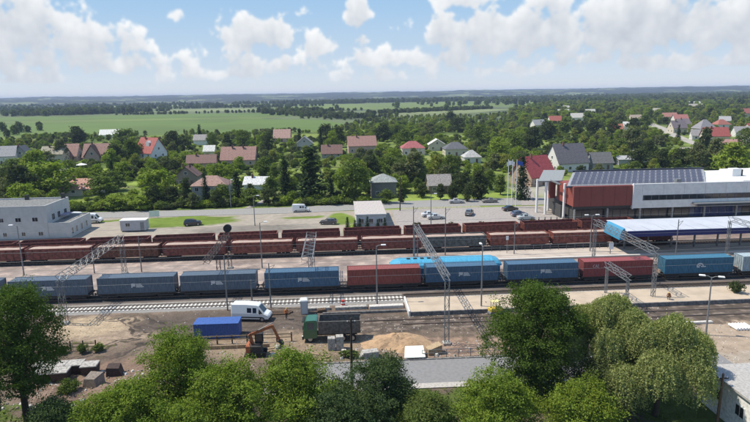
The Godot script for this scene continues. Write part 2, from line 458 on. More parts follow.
func build_ground():
	var g := MB.new()
	g.quad(Vector3(-14000, -0.1, 3000), Vector3(14000, -0.1, 3000), Vector3(14000, -0.1, -14000), Vector3(-14000, -0.1, -14000))
	struct("ground", g, mat(0.1, 0.13, 0.045, 0.95, tile("land", 0.01, 0.5, 1.3, 5, 31), 420))
	sheet("gardens_ground", -330, 420, -640, -128, -0.06, painted(-330, 420, -640, -128, 0.7, garden_colour))
	sheet("works_yard", -80, 90, -90, -40, -0.03, painted(-80, 90, -90, -40, 0.1, site_colour))
	sheet("track_yard", -120, 150, -130, -89.5, -0.02, painted(-120, 150, -130, -89.5, 0.2, yard_colour))
	# roads
	var asphalt := mat(0.27, 0.262, 0.25, 0.85, tile("asph", 0.05, 0.82, 1.07, 5, 17), 9)
	var lane := mat(0.215, 0.212, 0.215, 0.85, tile("asph2", 0.05, 0.85, 1.07, 5, 18), 8)
	flat("road", [[-150, -166.5], [-150, -157.6], [-66, -158.3], [-41, -157.8], [-11, -157.9], [17, -161], [37, -161.2], [60, -160], [140, -158], [140, -168], [60, -171.5], [40, -172], [18, -171.6], [-12, -166.8], [-43, -166.5], [-69, -167.3]], 0.0, asphalt)
	flat("road", [[17, -158.8], [40, -158.8], [40, -161.3], [17, -161.2]], -0.01, mat(0.33, 0.32, 0.2, 0.9, M.dirt, 4))
	flat("lane", [[-9, -65.2], [-9, -59.4], [46, -59.0], [46, -64.9]], 0.0, lane)
	flat("pavement", [[-9, -59.4], [-9, -58.3], [46, -57.9], [46, -59.0]], 0.07, mat(0.44, 0.41, 0.38, 0.9, M.fine, 3))
	var kerb := MB.new()
	for i in 54:
		kerb.box(Vector3(-8.5 + i, 0.05, -65.3 + i * 0.005), Vector3(0.98, 0.16, 0.14))
	struct("kerb", kerb, M.concrete)
	var paving := mat(0.32, 0.29, 0.27, 0.9, tile("pave", 0.02, 0.8, 1.1, 5, 19), 6)
	flat("parking_lot", [[13.5, -134.5], [58, -134.5], [54, -158.6], [14.5, -158.6]], 0.0, paving)
	flat("path", [[52, -159.6], [57, -159.6], [66, -196], [63, -198]], 0.02, paving)
	flat("driveway", [[-28, -167], [-26, -167], [-21, -181], [-24, -181]], 0.0, paving)
	flat("road", [[205, -322], [211, -322], [246, -408], [278, -478], [330, -610], [322, -612], [270, -482], [239, -412]], 0.02, mat(0.42, 0.39, 0.34, 0.9, M.dirt, 6))
	flat("road", [[150, -299], [230, -309], [330, -330], [330, -336], [228, -316], [150, -305]], 0.04, mat(0.42, 0.39, 0.34, 0.9, M.dirt, 6))
	# fields
	var f1 := mat(0.085, 0.14, 0.012, 0.9, tile("crop", 0.006, 0.8, 1.12, 4, 41), 300)
	var f2 := mat(0.12, 0.17, 0.024, 0.9, tile("crop", 0.006, 0.8, 1.12, 4, 41), 300)
	var f3 := mat(0.17, 0.2, 0.075, 0.9, tile("crop", 0.006, 0.8, 1.12, 4, 41), 300)
	flat("field", [[-470, -545], [-278, -530], [-201, -512], [-127, -512], [-51, -515], [0, -540], [20, -600], [-20, -760], [-110, -840], [-700, -840]], 0.02, f1)
	flat("field", [[-700, -845], [-110, -845], [-75, -930], [-760, -930]], 0.02, f2)
	flat("field", [[-760, -935], [-75, -935], [-30, -1090], [-60, -1130], [-430, -1150], [-800, -1110]], 0.02, f1)
	flat("field", [[-170, -1250], [90, -1240], [330, -1300], [640, -1420], [760, -1900], [480, -2150], [100, -2000], [-190, -2050]], 0.02, f2)
	flat("field", [[70, -800], [200, -900], [320, -1060], [290, -1120], [60, -960]], 0.02, f3)
	flat("field", [[-1500, -2200], [-500, -2300], [-450, -3100], [-2200, -3300]], 0.02, f3)
	flat("field", [[-420, -2300], [-190, -2250], [-150, -2600], [-500, -2700]], 0.02, f2)
	flat("field", [[-1300, -1480], [-520, -1400], [-480, -1620], [-1400, -1700]], 0.02, f2)
	flat("field", [[-420, -1330], [-120, -1300], [-160, -1560], [-440, -1620]], 0.02, f3)
	flat("field", [[-300, -2720], [900, -2620], [1000, -3100], [-400, -3200]], 0.02, f3)
	flat("field", [[600, -2600], [1600, -2400], [2200, -3000], [700, -3100]], 0.02, f3)
	# wooded hills on the skyline
	var fn := FastNoiseLite.new()
	fn.seed = 8; fn.frequency = 0.0006; fn.fractal_octaves = 3
	var rough := FastNoiseLite.new()
	rough.seed = 9; rough.frequency = 0.012
	var hb := MB.new()
	var rows := 44; var cols := 220
	var pts := []
	for j in rows + 1:
		var row := []
		for i in cols + 1:
			var az := deg_to_rad(-50.0 + 107.0 * i / cols)
			var r := 2500.0 + 6500.0 * pow(j / float(rows), 1.3)
			var p := Vector3(sin(az) * r, 0, -cos(az) * r)
			var t := smoothstep(2600, 6500, r)
			p.y = -1.0 + t * (40 + fn.get_noise_2d(p.x, p.z) * 16 + i * 0.05) + (rough.get_noise_2d(p.x, p.z) + 0.4) * 9.0 * smoothstep(2500, 3000, r)
			row.append(p)
		pts.append(row)
	for j in rows:
		for i in cols:
			var p: Vector3 = pts[j][i]
			var open := fn.get_noise_2d(p.x * 2.3 + 900, p.z * 2.3)
			hb.col = Color(0.018, 0.026, 0.014).lerp(Color(0.15, 0.18, 0.08), smoothstep(0.22, 0.3, open)) * rng.randf_range(0.75, 1.2)
			hb.quad(pts[j][i], pts[j][i + 1], pts[j + 1][i + 1], pts[j + 1][i])
	var hm := mat(1, 1, 1, 0.95, tile("wood", 0.03, 0.6, 1.25, 5, 51), 160)
	hm.vertex_color_use_as_albedo = true
	struct("hills", hb, hm)

func railtrack(label: String, x0: float, x1: float, z0: float, z1: float, sleeper_mat: Material, from := -999.0, to := 999.0):
	# two rails and the sleepers below them
	var t := thing("railway_track", label, "track", Vector3(x0, 0, z0))
	var along := Vector3(x1 - x0, 0, z1 - z0)
	var side := along.normalized().cross(Vector3.UP)
	for s in [-0.76, 0.76]:
		var r := MB.new()
		r.bar(side * s + Vector3(0, 0.165, 0), along + side * s + Vector3(0, 0.165, 0), 0.075, 0.15)
		part(t, "rail", r, M.rail)
	var sl := MB.new()
	var n := int(along.length() / 0.62)
	for i in n:
		var p := along * ((i + 0.5) / n)
		if p.x + x0 < from or p.x + x0 > to: continue
		sl.bar(p - side * 1.28 + Vector3(0, 0.03, 0), p + side * 1.28 + Vector3(0, 0.03, 0), 0.27, 0.12)
	var o := part(t, "sleeper_row", sl, sleeper_mat)
	o.set_meta("kind", "stuff")
func bed(x0: float, x1: float, z: float, w: float, top: float, m: Material):
	# a low ballast bank
	var b := MB.new()
	var f := noise_bytes(0.08, 21, 128, 3)
	var n := int((x1 - x0) / 2.0)
	var pr := []
	for i in n + 1:
		var x := x0 + (x1 - x0) * i / n
		var k := f[(i * 7) % 16384] / 255.0 - 0.5
		pr.append([Vector3(x, -0.05, z + w * 0.5 + 0.5 + k * 0.6), Vector3(x, top + k * 0.03, z + w * 0.5), Vector3(x, top - k * 0.03, z - w * 0.5), Vector3(x, -0.05, z - w * 0.5 - 0.5 + k * 0.6)])
	for i in n:
		for k in 3: b.quad(pr[i][k], pr[i + 1][k], pr[i + 1][k + 1], pr[i][k + 1])
	struct("ballast", b, m)
func build_tracks():
	var newb := rel(mat(0.33, 0.315, 0.3, 0.95, tile("ballast", 0.12, 0.45, 1.25, 3, 61), 2.2), "bal", 0.12, 6)
	var oldb := rel(mat(0.06, 0.054, 0.051, 0.95, tile("ballast", 0.12, 0.45, 1.25, 3, 61), 2.2), "bal", 0.12, 6)
	var brownb := rel(mat(0.15, 0.115, 0.1, 0.95, tile("ballast", 0.12, 0.45, 1.25, 3, 61), 2.2), "bal", 0.12, 6)
	bed(-100, 9.6, -87.2, 3.4, 0.02, newb)
	bed(9.7, 130, -87.6, 2.6, 0.02, oldb)
	bed(-110, 130, -92.2, 3.4, 0.02, oldb)
	bed(28, 130, -98.6, 3.6, 0.02, brownb)
	bed(-110, 130, -114.85, 3.4, 0.02, brownb)
	railtrack("newly laid track with pale concrete sleepers beside the works yard", -100, 9.6, -87.2, -87.2, M.sleeper)
	railtrack("track continuing between the sandy platform and the container train", 9.9, 125, -87.6, -87.6, M.darkwood)
	railtrack("track that carries the train of blue and red containers", -105, 125, -92.2, -92.2, M.darkwood)
	railtrack("empty track between container train and far platform, right side", 30, 125, -98.6, -98.6, M.darkwood)
	railtrack("track under the maroon wagons filled with gravel", -105, 125, -114.85, -114.85, M.darkwood)
	railtrack("farthest track, under the empty maroon wagons", -105, 115, -118.4, -127.5, M.darkwood)
	# streaky remains of the track being rebuilt in front of the new platform
	var which := ["left", "front left", "right", "front right"]
	for r in [[3.0, 36.0, -78.1, 0], [40.0, 66.0, -77.6, 2], [8.0, 30.0, -76.4, 1], [44.0, 70.0, -75.4, 3]]:
		var b := MB.new()
		b.bar(Vector3(0, 0.07, 0), Vector3(r[1] - r[0], 0.07, 0.3), 0.1, 0.16)
		one("loose_rail", b, M.rail, "old rail lying in the dug-up bed before the sandy platform, %s one" % which[r[3]], "rail", Vector3(r[0], -0.03, r[2]), 0, "loose rails in the dug-up track bed")
	# new platform: sandy top between concrete edges
	var p := thing("platform", "new platform with sandy top and grey concrete edge, under construction", "platform", Vector3(9.8, 0, -82.6))
	var top := MB.new()
	var fl := noise_bytes(0.03, 33, 128, 4)
	var nx := 90; var nz := 8
	var hh := func(i, j): return 0.56 + (fl[((j * 9) & 127) * 128 + ((i * 3) & 127)] / 255.0 - 0.5) * 0.22 * (0.0 if (j == 0 or j == nz or i == 0) else 1.0)
	for i in nx:
		for j in nz:
			var a := [i, j + 1]; var q := []
			for d in [[0, 1], [1, 1], [1, 0], [0, 0]]:
				q.append(Vector3((i + d[0]) * 110.0 / nx, hh.call(i + d[0], j + d[1]), -2.9 + (j + d[1]) * 5.8 / nz))
			top.quad(q[0], q[1], q[2], q[3])
	part(p, "sand_top", top, mat(0.46, 0.375, 0.285, 0.95, tile("sandf", 0.015, 0.84, 1.08, 6, 73), 14))
	var wallm := mat(0.2, 0.19, 0.185, 0.9, M.dirt, 3)
	for i in 36:
		var wn := MB.new()
		wn.box(Vector3(1.5 + i * 3.03, 0.28, 3.05), Vector3(3.0, 0.62, 0.24))
		part(p, "edge_slab", wn, wallm)
	var back := MB.new()
	back.box(Vector3(55, 0.28, -3.0), Vector3(110, 0.6, 0.2))
	part(p, "back_wall", back, M.concrete)
	var ew := MB.new()
	ew.box(Vector3(-0.12, 0.36, 0.0), Vector3(0.24, 0.8, 6.4))
	part(p, "end_wall", ew, M.white)
	# concrete slabs of the platform edge waiting left of it
	for i in 3:
		var s := MB.new()
		s.cbox(Vector3(0, 0.22, 0), Vector3(5.2 - i * 0.4, 0.44, 0.9), 0.05)
		one("edge_beam", s, M.paleconc if i == 0 else M.concrete, ["long pale concrete beam nearest the end of the sandy platform", "grey concrete beam in the middle of the row beside the platform", "grey concrete beam at the left end of the row, behind the dump truck"][i], "beam", Vector3(6.6 - i * 5.4, -0.02, -83.3 - i * 0.1), 1.0, "concrete beams left of the sandy platform")
	var pitw := MB.new()
	pitw.box(Vector3(0, 0.15, 0), Vector3(12.5, 0.36, 0.3))
	one("trench_wall", pitw, wallm, "low dark concrete trench wall in front of the pale beams", "wall", Vector3(3.2, -0.02, -81.3))
	# middle platform
	var mp := thing("platform", "pale low platform with railing behind the container train", "platform", Vector3(28, 0, -108.4))
	var pt := MB.new()
	pt.cbox(Vector3(46, 0.2, 0), Vector3(92, 0.44, 6.2), 0.04)
	part(mp, "platform_slab", pt, mat(0.44, 0.375, 0.32, 0.9, tile("sandf", 0.015, 0.84, 1.08, 6, 73), 14))
	var ed := MB.new()
	ed.box(Vector3(46, 0.43, 2.9), Vector3(92, 0.03, 0.3))
	part(mp, "edge_line", ed, M.white)
	for k in 16:
		var fp := MB.new()
		fp.box(Vector3(0, 0.6, 0), Vector3(0.06, 1.2, 0.06))
		fp.bar(Vector3(0, 1.15, 0), Vector3(1.7, 1.15, 0), 0.05, 0.05)
		fp.bar(Vector3(0, 0.6, 0), Vector3(1.7, 0.6, 0), 0.04, 0.04)
		fp.box(Vector3(1.7, 0.6, 0), Vector3(0.06, 1.2, 0.06))
		var o := part(mp, "railing", fp, M.galv)
		o.position = Vector3(0.6 + k * 1.72, 0.4, -2.6)

# ---------------------------------------------------------------- station and other buildings
func bx(parent: Node, called: String, p: Vector3, s: Vector3, m: Material) -> MeshInstance3D:
	var b := MB.new()
	b.box(p, s)
	return part(parent, called, b, m)
func slab4(parent: Node, called: String, c: Array, thick: float, m: Material) -> MeshInstance3D:
	# a slab between four corners given front-left, front-right, back-right, back-left
	var b := MB.new()
	var d := Vector3(0, -thick, 0)
	b.hexa([c[0] + d, c[1] + d, c[2] + d, c[3] + d, c[0], c[1], c[2], c[3]])
	return part(parent, called, b, m)
func window(parent: Node, p: Vector3, w: float, h: float, face: String, fm: Material, gm: Material):
	# a frame proud of the wall with a pane in it
	var f := MB.new(); var g := MB.new()
	var t := 0.07
	var ax := Vector3(1, 0, 0) if face in ["front", "back"] else Vector3(0, 0, 1)
	var no := Vector3(0, 0, 1) if face == "front" else Vector3(0, 0, -1) if face == "back" else Vector3(1, 0, 0) if face == "right" else Vector3(-1, 0, 0)
	var sz := func(a: float, b: float, d: float): return ax.abs() * a + Vector3(0, b, 0) + no.abs() * d
	for s in [-1, 1]:
		f.box(p + ax * s * (w * 0.5), sz.call(t, h + t, 0.08))
		f.box(p + Vector3(0, s * h * 0.5, 0), sz.call(w - t, t, 0.08))
	f.box(p, sz.call(t * 0.6, h - t, 0.06))
	g.box(p, sz.call(w - t, h - t, 0.03))
	var o := part(parent, "window", f, fm)
	part(o, "pane", g, gm)
func build_station():
	var red := mat(0.25, 0.058, 0.042, 0.6, M.soft, 6)
	var wh := mat(0.8, 0.775, 0.74, 0.7, M.soft, 5)
	var dark := mat(0.06, 0.058, 0.058, 0.7, M.soft, 4)
	var roofm := mat(0.33, 0.335, 0.35, 0.5, M.fine, 4)
	var st := thing("station_building", "modern station building with red block, white facade and solar roof", "station", Vector3(57.6, 0, -137))
	bx(st, "ground_floor", Vector3(26.5, 1.6, -10.2), Vector3(51.6, 3.2, 17.4), dark)
	for i in 26:
		bx(st, "shop_window", Vector3(1.9 + i * 2.0, 1.45, -1.47), Vector3(1.8, 2.4, 0.06), M.glass if i < 15 or i > 21 else M.blueglass)
	var rb := MB.new()
	rb.box(Vector3(7.5, 6.3, -5.5), Vector3(15.0, 5.0, 11))
	part(st, "red_block", rb, red)
	for i in 5:
		bx(st, "panel_joint", Vector3(1.5 + i * 3.0, 6.3, 0.012), Vector3(0.04, 4.96, 0.03), mat(0.16, 0.03, 0.022, 0.7))
	bx(st, "lintel", Vector3(7.5, 3.5, -0.7), Vector3(14.8, 0.6, 0.5), dark)
	bx(st, "white_block", Vector3(34.2, 5.95, -9.0), Vector3(38.2, 5.9, 18), wh)
	bx(st, "corner_fin", Vector3(15.1, 6.1, 0.12), Vector3(0.25, 6.4, 0.5), M.cleanwhite)
	bx(st, "parapet", Vector3(34.2, 9.0, -0.2), Vector3(38.2, 0.2, 0.45), M.white)
	bx(st, "window_band", Vector3(35.4, 5.6, 0.01), Vector3(35.4, 1.3, 0.06), mat(0.1, 0.095, 0.095, 0.6))
	for i in 18:
		bx(st, "window", Vector3(18.9 + i * 1.96, 5.6, 0.05), Vector3(1.72, 1.06, 0.05), M.glass)
	for i in 7:
		bx(st, "facade_joint", Vector3(17.5 + i * 5.4, 7.6, 0.012), Vector3(0.035, 2.4, 0.03), mat(0.4, 0.39, 0.37, 0.8))
	bx(st, "entrance_canopy", Vector3(39.0, 4.0, 0.9), Vector3(17.0, 0.28, 2.2), M.galv)
	bx(st, "entrance_canopy", Vector3(39.0, 3.35, 0.6), Vector3(15.0, 0.2, 1.6), mat(0.3, 0.3, 0.31, 0.6))
	for i in 5:
		bx(st, "entrance_door", Vector3(33.2 + i * 2.1, 1.5, -1.38), Vector3(1.7, 2.6, 0.08), mat(0.02, 0.035, 0.13, 0.3))
	for i in 7:
		bx(st, "column", Vector3(0.6 + i * 8.4, 1.55, -0.35), Vector3(0.35, 3.1, 0.35), M.concrete)
	# pitched roof carrying the solar panels
	var c := [Vector3(-1.4, 8.95, -1.0), Vector3(34.2, 8.95, -0.6), Vector3(45.2, 9.75, -19.0), Vector3(7.4, 9.75, -19.0)]
	slab4(st, "roof", c, 0.25, roofm)
	bx(st, "eave_fascia", Vector3(16.1, 8.62, -1.1), Vector3(35.4, 0.36, 0.2), mat(0.05, 0.06, 0.1, 0.5))
	var pv := mat(0.06, 0.06, 0.085, 0.45)
	pv.metallic_specular = 0.4
	var pframe := mat(0.22, 0.22, 0.26, 0.6)
	for r in 4:
		for i in 22:
			var u0 := 0.02 + i * 0.0438; var u1 := u0 + 0.039
			var v0 := 0.05 + r * 0.222; var v1 := v0 + 0.195
			var pt := func(u, w): return c[0].lerp(c[1], u).lerp(c[3].lerp(c[2], u), w) + Vector3(0, 0.12, 0)
			var fo := slab4(st, "solar_panel", [pt.call(u0, v0), pt.call(u1, v0), pt.call(u1, v1) + Vector3(0, 0.25, 0), pt.call(u0, v1) + Vector3(0, 0.25, 0)], 0.05, pframe)
			var e := 0.003
			slab4(fo, "solar_cell", [pt.call(u0 + e, v0 + 0.008) + Vector3(0, 0.02, 0), pt.call(u1 - e, v0 + 0.008) + Vector3(0, 0.02, 0), pt.call(u1 - e, v1 - 0.008) + Vector3(0, 0.262, 0), pt.call(u0 + e, v1 - 0.008) + Vector3(0, 0.262, 0)], 0.02, pv)
	var ridge := MB.new()
	ridge.bar(c[3] + Vector3(0, 0.2, 0), c[2] + Vector3(0, 0.2, 0), 0.5, 0.6)
	part(st, "clerestory", ridge, mat(0.03, 0.03, 0.045, 0.4))
	bx(st, "hall", Vector3(30.0, 4.6, -19.2), Vector3(43, 9.0, 2.0), wh)
	bx(st, "flat_roof", Vector3(48.8, 9.02, -10.0), Vector3(9.0, 0.24, 17.5), mat(0.6, 0.6, 0.59, 0.8, M.soft, 5))
	bx(st, "rear_wing", Vector3(62, 4.4, -14.0), Vector3(16, 8.9, 22), wh)
	var ac := bx(st, "ventilation_unit", Vector3(47.6, 10.1, -9.5), Vector3(2.4, 2.0, 2.0), M.cleanwhite)
	bx(ac, "grille", Vector3(49.1, 10.0, -9.5), Vector3(0.5, 1.7, 1.8), M.darksteel)
	bx(st, "vent_box", Vector3(27.0, 9.55, -1.0), Vector3(1.2, 0.9, 1.0), M.galv)
	# open canopy left of the red block
	slab4(st, "canopy_roof", [Vector3(-5.7, 9.0, -9.6), Vector3(0.6, 9.0, -9.4), Vector3(7.2, 9.75, -24), Vector3(1.2, 9.75, -25)], 0.3, mat(0.27, 0.28, 0.28, 0.6, M.fine, 4))
	for p in [Vector3(-4.8, 4.5, -12.6), Vector3(-0.9, 4.5, -14.6), Vector3(-3.4, 4.5, -9.9), Vector3(-0.6, 4.5, -4.4)]:
		var cb := MB.new()
		cb.tube([p - Vector3(0, 4.5, 0), p + Vector3(0, 4.5, 0)], [0.32, 0.32], 14)
		part(st, "column", cb, M.cleanwhite)
	bx(st, "canopy_beam", Vector3(-2.0, 8.95, -7.2), Vector3(0.3, 0.35, 6.8), M.galv)
	bx(st, "red_panel", Vector3(-0.6, 6.4, -13.0), Vector3(1.5, 5.2, 1.2), red)
	bx(st, "stair_wall", Vector3(-1.0, 1.6, -8.0), Vector3(0.3, 3.2, 6.0), dark)
	# flagpoles
	for i in 3:
		var fpole := thing("flagpole", ["leftmost of three tall white flagpoles beside the parking lot", "middle one of three tall white flagpoles beside the parking lot", "rightmost of three flagpoles, the one with a blue flag"][i], "flagpole", Vector3(47.2 + i * 1.05, 0, -157.6 + i * 0.4), 0, "flagpoles by the parking lot")
		var fb := MB.new()
		fb.tube([Vector3.ZERO, Vector3(0, 13.6, 0)], [0.13, 0.07], 8)
		part(fpole, "pole", fb, M.cleanwhite)
		var fl := MB.new()
		for k in 5:
			var a := Vector3(0.08 + k * 0.32, 0, sin(k * 1.3) * 0.12); var b := Vector3(0.08 + (k + 1) * 0.32, 0, sin((k + 1) * 1.3) * 0.12)
			if i == 1: a.x *= -1; b.x *= -1
			fl.quad(a + Vector3(0, 12.3 - k * 0.14, 0), b + Vector3(0, 12.16 - k * 0.14, 0), b + Vector3(0, 13.2 - k * 0.1, 0), a + Vector3(0, 13.3 - k * 0.1, 0))
		var flm := mat(0.03, 0.08, 0.35, 0.8) if i == 2 else mat(0.7, 0.7, 0.7, 0.8)
		flm.cull_mode = BaseMaterial3D.CULL_DISABLED
		part(fpole, "flag", fl, flm)
	# canopy of the far platform
	var pc := thing("platform_canopy", "long platform canopy with white roof and dark blue fascia", "canopy", Vector3(55.4, 0, -109.8))
	slab4(pc, "roof", [Vector3(0, 5.2, 4.4), Vector3(52, 5.2, 4.4), Vector3(52, 5.45, -4.6), Vector3(0, 5.45, -4.6)], 0.16, mat(0.47, 0.49, 0.54, 0.6, M.soft, 14))
	bx(pc, "fascia", Vector3(26, 4.6, 4.46), Vector3(52, 1.15, 0.1), mat(0.02, 0.024, 0.13, 0.45))
	bx(pc, "fascia", Vector3(26, 4.75, -4.65), Vector3(52, 1.0, 0.1), mat(0.02, 0.024, 0.13, 0.45))
	for i in 17: bx(pc, "roof_seam", Vector3(1.5 + i * 3.06, 5.35, -0.1), Vector3(0.06, 0.04, 8.8), mat(0.5, 0.53, 0.58, 0.6))
	for i in 11:
		var post := MB.new()
		post.box(Vector3(1.8 + i * 4.9, 2.75, 0), Vector3(0.28, 4.7, 0.28))
		post.bar(Vector3(1.8 + i * 4.9, 4.7, 0), Vector3(1.8 + i * 4.9, 5.05, 3.9), 0.18, 0.25)
		post.bar(Vector3(1.8 + i * 4.9, 4.7, 0), Vector3(1.8 + i * 4.9, 5.1, -4.0), 0.18, 0.25)
		part(pc, "post", post, M.steel)
	var ce := MB.new()
	for k in 6:
		var a0 := PI * 0.5 * k / 6.0; var a1 := PI * 0.5 * (k + 1) / 6.0
		ce.quad(Vector3(-1.0 * sin(a0), 3.2 + 2.3 * cos(a0), 3.4), Vector3(-1.0 * sin(a0), 3.2 + 2.3 * cos(a0), -3.4), Vector3(-1.0 * sin(a1), 3.2 + 2.3 * cos(a1), -3.4), Vector3(-1.0 * sin(a1), 3.2 + 2.3 * cos(a1), 3.4))
		ce.quad(Vector3(-1.0 * sin(a1), 3.2 + 2.3 * cos(a1), 3.4), Vector3(-1.0 * sin(a1), 3.2, 3.4), Vector3(-1.0 * sin(a0), 3.2, 3.4), Vector3(-1.0 * sin(a0), 3.2 + 2.3 * cos(a0), 3.4))
	var cy := mat(0.05, 0.25, 0.42, 0.4)
	cy.cull_mode = BaseMaterial3D.CULL_DISABLED
	part(pc, "end_panel", ce, cy)
	# rounded bright blue shelter behind the container train
	var sh := thing("stair_shelter", "long rounded bright blue shelter roof behind the container train", "shelter", Vector3(8.4, 0, -97.0))
	var roof := MB.new()
	var prof := []
	for k in 9:
		var an := PI * k / 8.0
		prof.append(Vector2(cos(an) * 2.15, 2.35 + sin(an) * 1.35))
	var xs := [0.0, 0.5, 1.6, 17.9, 19.0, 19.5]
	var sc := [0.35, 0.72, 1.0, 1.0, 0.72, 0.35]
	for i in 5:
		for k in 8:
			var q := []
			for d in [[i, k], [i, k + 1], [i + 1, k + 1], [i + 1, k]]:
				q.append(Vector3(xs[d[0]], 2.35 + (prof[d[1]].y - 2.35) * sc[d[0]], prof[d[1]].x * lerpf(sc[d[0]], 1.0, 0.6)))
			roof.quad(q[3], q[2], q[1], q[0])
	part(sh, "roof", roof, mat(0.075, 0.36, 0.56, 0.4, M.fine, 4))
	for i in 14:
		bx(sh, "glazing", Vector3(1.2 + i * 1.33, 1.2, 2.0), Vector3(1.2, 2.4, 0.05), mat(0.06, 0.2, 0.32, 0.15))
		bx(sh, "glazing", Vector3(1.2 + i * 1.33, 1.2, -2.0), Vector3(1.2, 2.4, 0.05), mat(0.06, 0.2, 0.32, 0.15))
	for i in 5:
		bx(sh, "roof_vent", Vector3(3.2 + i * 1.2, 3.72, 0.3), Vector3(0.6, 0.12, 0.5), M.black)

func build_buildings():
	# white house on the left
	var pl := mat(0.5, 0.5, 0.49, 0.8, M.soft, 5)
	var rf := mat(0.2, 0.2, 0.195, 0.9, M.dirt, 4)
	var gw := mat(0.62, 0.62, 0.62, 0.6)
	var h := thing("office_building", "white two-storey flat-roofed building with low annex, far left by tracks", "building", Vector3(-68.4, 0, -136.1))
	bx(h, "wall", Vector3(-11, 3.7, -6.0), Vector3(22, 7.4, 12), pl)
	bx(h, "roof", Vector3(-11, 7.44, -6.0), Vector3(21.4, 0.08, 11.4), rf)
	for s in [[Vector3(-11, 7.6, -0.12), Vector3(22, 0.4, 0.24)], [Vector3(-11, 7.6, -11.88), Vector3(22, 0.4, 0.24)], [Vector3(-0.12, 7.6, -6), Vector3(0.24, 0.4, 11.5)]]:
		bx(h, "parapet", s[0], s[1], pl)
	bx(h, "chimney", Vector3(-9.6, 8.1, -11), Vector3(0.8, 1.2, 0.6), M.darksteel)
	bx(h, "chimney", Vector3(-0.6, 8.3, -10.6), Vector3(0.7, 1.4, 0.8), M.darksteel)
	bx(h, "annex_wall", Vector3(2.5, 1.65, -5.9), Vector3(5.0, 3.3, 11.6), pl)
	bx(h, "terrace", Vector3(2.5, 3.33, -5.9), Vector3(4.6, 0.06, 11.2), rf)
	for s in [[Vector3(2.5, 3.5, -0.2), Vector3(5.0, 0.4, 0.2)], [Vector3(4.9, 3.5, -5.9), Vector3(0.2, 0.4, 11.2)], [Vector3(2.5, 3.5, -11.6), Vector3(5.0, 0.4, 0.2)]]:
		bx(h, "parapet", s[0], s[1], pl)
	for w in [[-14.4, 4.6, 1.3], [-10.2, 4.6, 1.1], [-6.4, 4.6, 1.3], [-2.6, 4.6, 1.3], [-5.6, 1.2, 0.9], [-1.7, 1.2, 1.1], [-9.8, 1.2, 0.9]]:
		window(h, Vector3(w[0], w[1], 0.03), w[2], 1.0, "front", gw, M.glass)
	for z in [-3.2, -6.0, -9.4]:
		window(h, Vector3(0.03, 4.6, z), 1.4, 1.5, "right", gw, M.glass)
	for z in [-1.2, -3.4, -6.2, -9.0]:
		window(h, Vector3(5.03, 1.5, z), 0.9, 1.5, "right", gw, M.glass)
	bx(h, "awning", Vector3(0.9, 4.3, -8.0), Vector3(1.5, 0.08, 4.0), mat(0.25, 0.22, 0.3, 0.8))
	# low white kiosk before the road
	var k := thing("kiosk_building", "low white flat-roofed building with dark conifers before its wall", "building", Vector3(7.4, 0, -137))
	bx(k, "wall", Vector3(0, 1.6, -9), Vector3(7.2, 3.2, 18), mat(0.55, 0.55, 0.56, 0.8, M.soft, 4))
	bx(k, "roof", Vector3(0.0, 3.27, -9), Vector3(7.6, 0.18, 18.4), mat(0.46, 0.42, 0.395, 0.85, M.fine, 5))
	bx(k, "roof_edge", Vector3(0.0, 3.36, 0.15), Vector3(7.6, 0.24, 0.12), M.white)
	for i in 3:
		window(k, Vector3(-2.3 + i * 2.3, 1.7, 0.03), 1.0, 1.2, "front", gw, M.glass)
	bx(k, "door", Vector3(3.62, 1.05, -3.0), Vector3(0.06, 2.1, 1.0), M.darkwood)
	# site office box on the yard
	var t := thing("site_office", "light grey portable office with white roof on the dirt yard", "cabin", Vector3(-50.6, 0, -142))
	bx(t, "wall", Vector3(0, 1.45, 0), Vector3(6.0, 2.5, 2.6), mat(0.42, 0.42, 0.44, 0.6, M.soft, 3))
	bx(t, "roof", Vector3(0, 2.78, 0), Vector3(6.3, 0.16, 2.9), M.cleanwhite)
	bx(t, "skid", Vector3(0, 0.1, 0.9), Vector3(5.6, 0.2, 0.25), M.darksteel)
	bx(t, "skid", Vector3(0, 0.1, -0.9), Vector3(5.6, 0.2, 0.25), M.darksteel)
	bx(t, "door", Vector3(2.2, 1.25, 1.32), Vector3(0.9, 2.0, 0.05), M.galv)
	window(t, Vector3(-1.2, 1.7, 1.33), 1.1, 0.9, "front", gw, M.glass)
	var wb := MB.new()
	wb.box(Vector3(0, 1.1, 0), Vector3(2.6, 1.6, 0.08))
	wb.box(Vector3(-0.9, 0.15, 0), Vector3(0.08, 0.4, 0.08)); wb.box(Vector3(0.9, 0.15, 0), Vector3(0.08, 0.4, 0.08))
	one("notice_board", wb, M.white, "pale blank board standing at the road edge by the hedge", "board", Vector3(-50.5, 0, -157.0), 12)
	# low building at the lower right corner
	var b := thing("workshop_building", "low building with grey roof and white side wall, lower right corner", "building", Vector3(37.0, 0, -52.6))
	bx(b, "wall", Vector3(7.5, 1.95, 4.6), Vector3(15, 3.9, 9.2), mat(0.75, 0.74, 0.71, 0.85, M.fine, 4))
	bx(b, "roof", Vector3(7.5, 4.0, 4.6), Vector3(15.5, 0.22, 9.7), mat(0.4, 0.385, 0.37, 0.9, M.fine, 3))
	bx(b, "skylight", Vector3(4.6, 4.2, 2.9), Vector3(2.6, 0.24, 1.0), M.cleanwhite)
	for i in 3:
		bx(b, "roof_plank", Vector3(3.6 + i * 0.9, 4.14, 5.2), Vector3(0.7, 0.07, 1.6), M.darkwood)
	for z in [2.0, 5.4]:
		window(b, Vector3(-0.03, 2.2, z), 1.2, 1.1, "left", gw, M.glass)
	for x in [2.5, 6.0]:
		window(b, Vector3(x, 2.2, 9.23), 1.2, 1.1, "front", gw, M.glass)

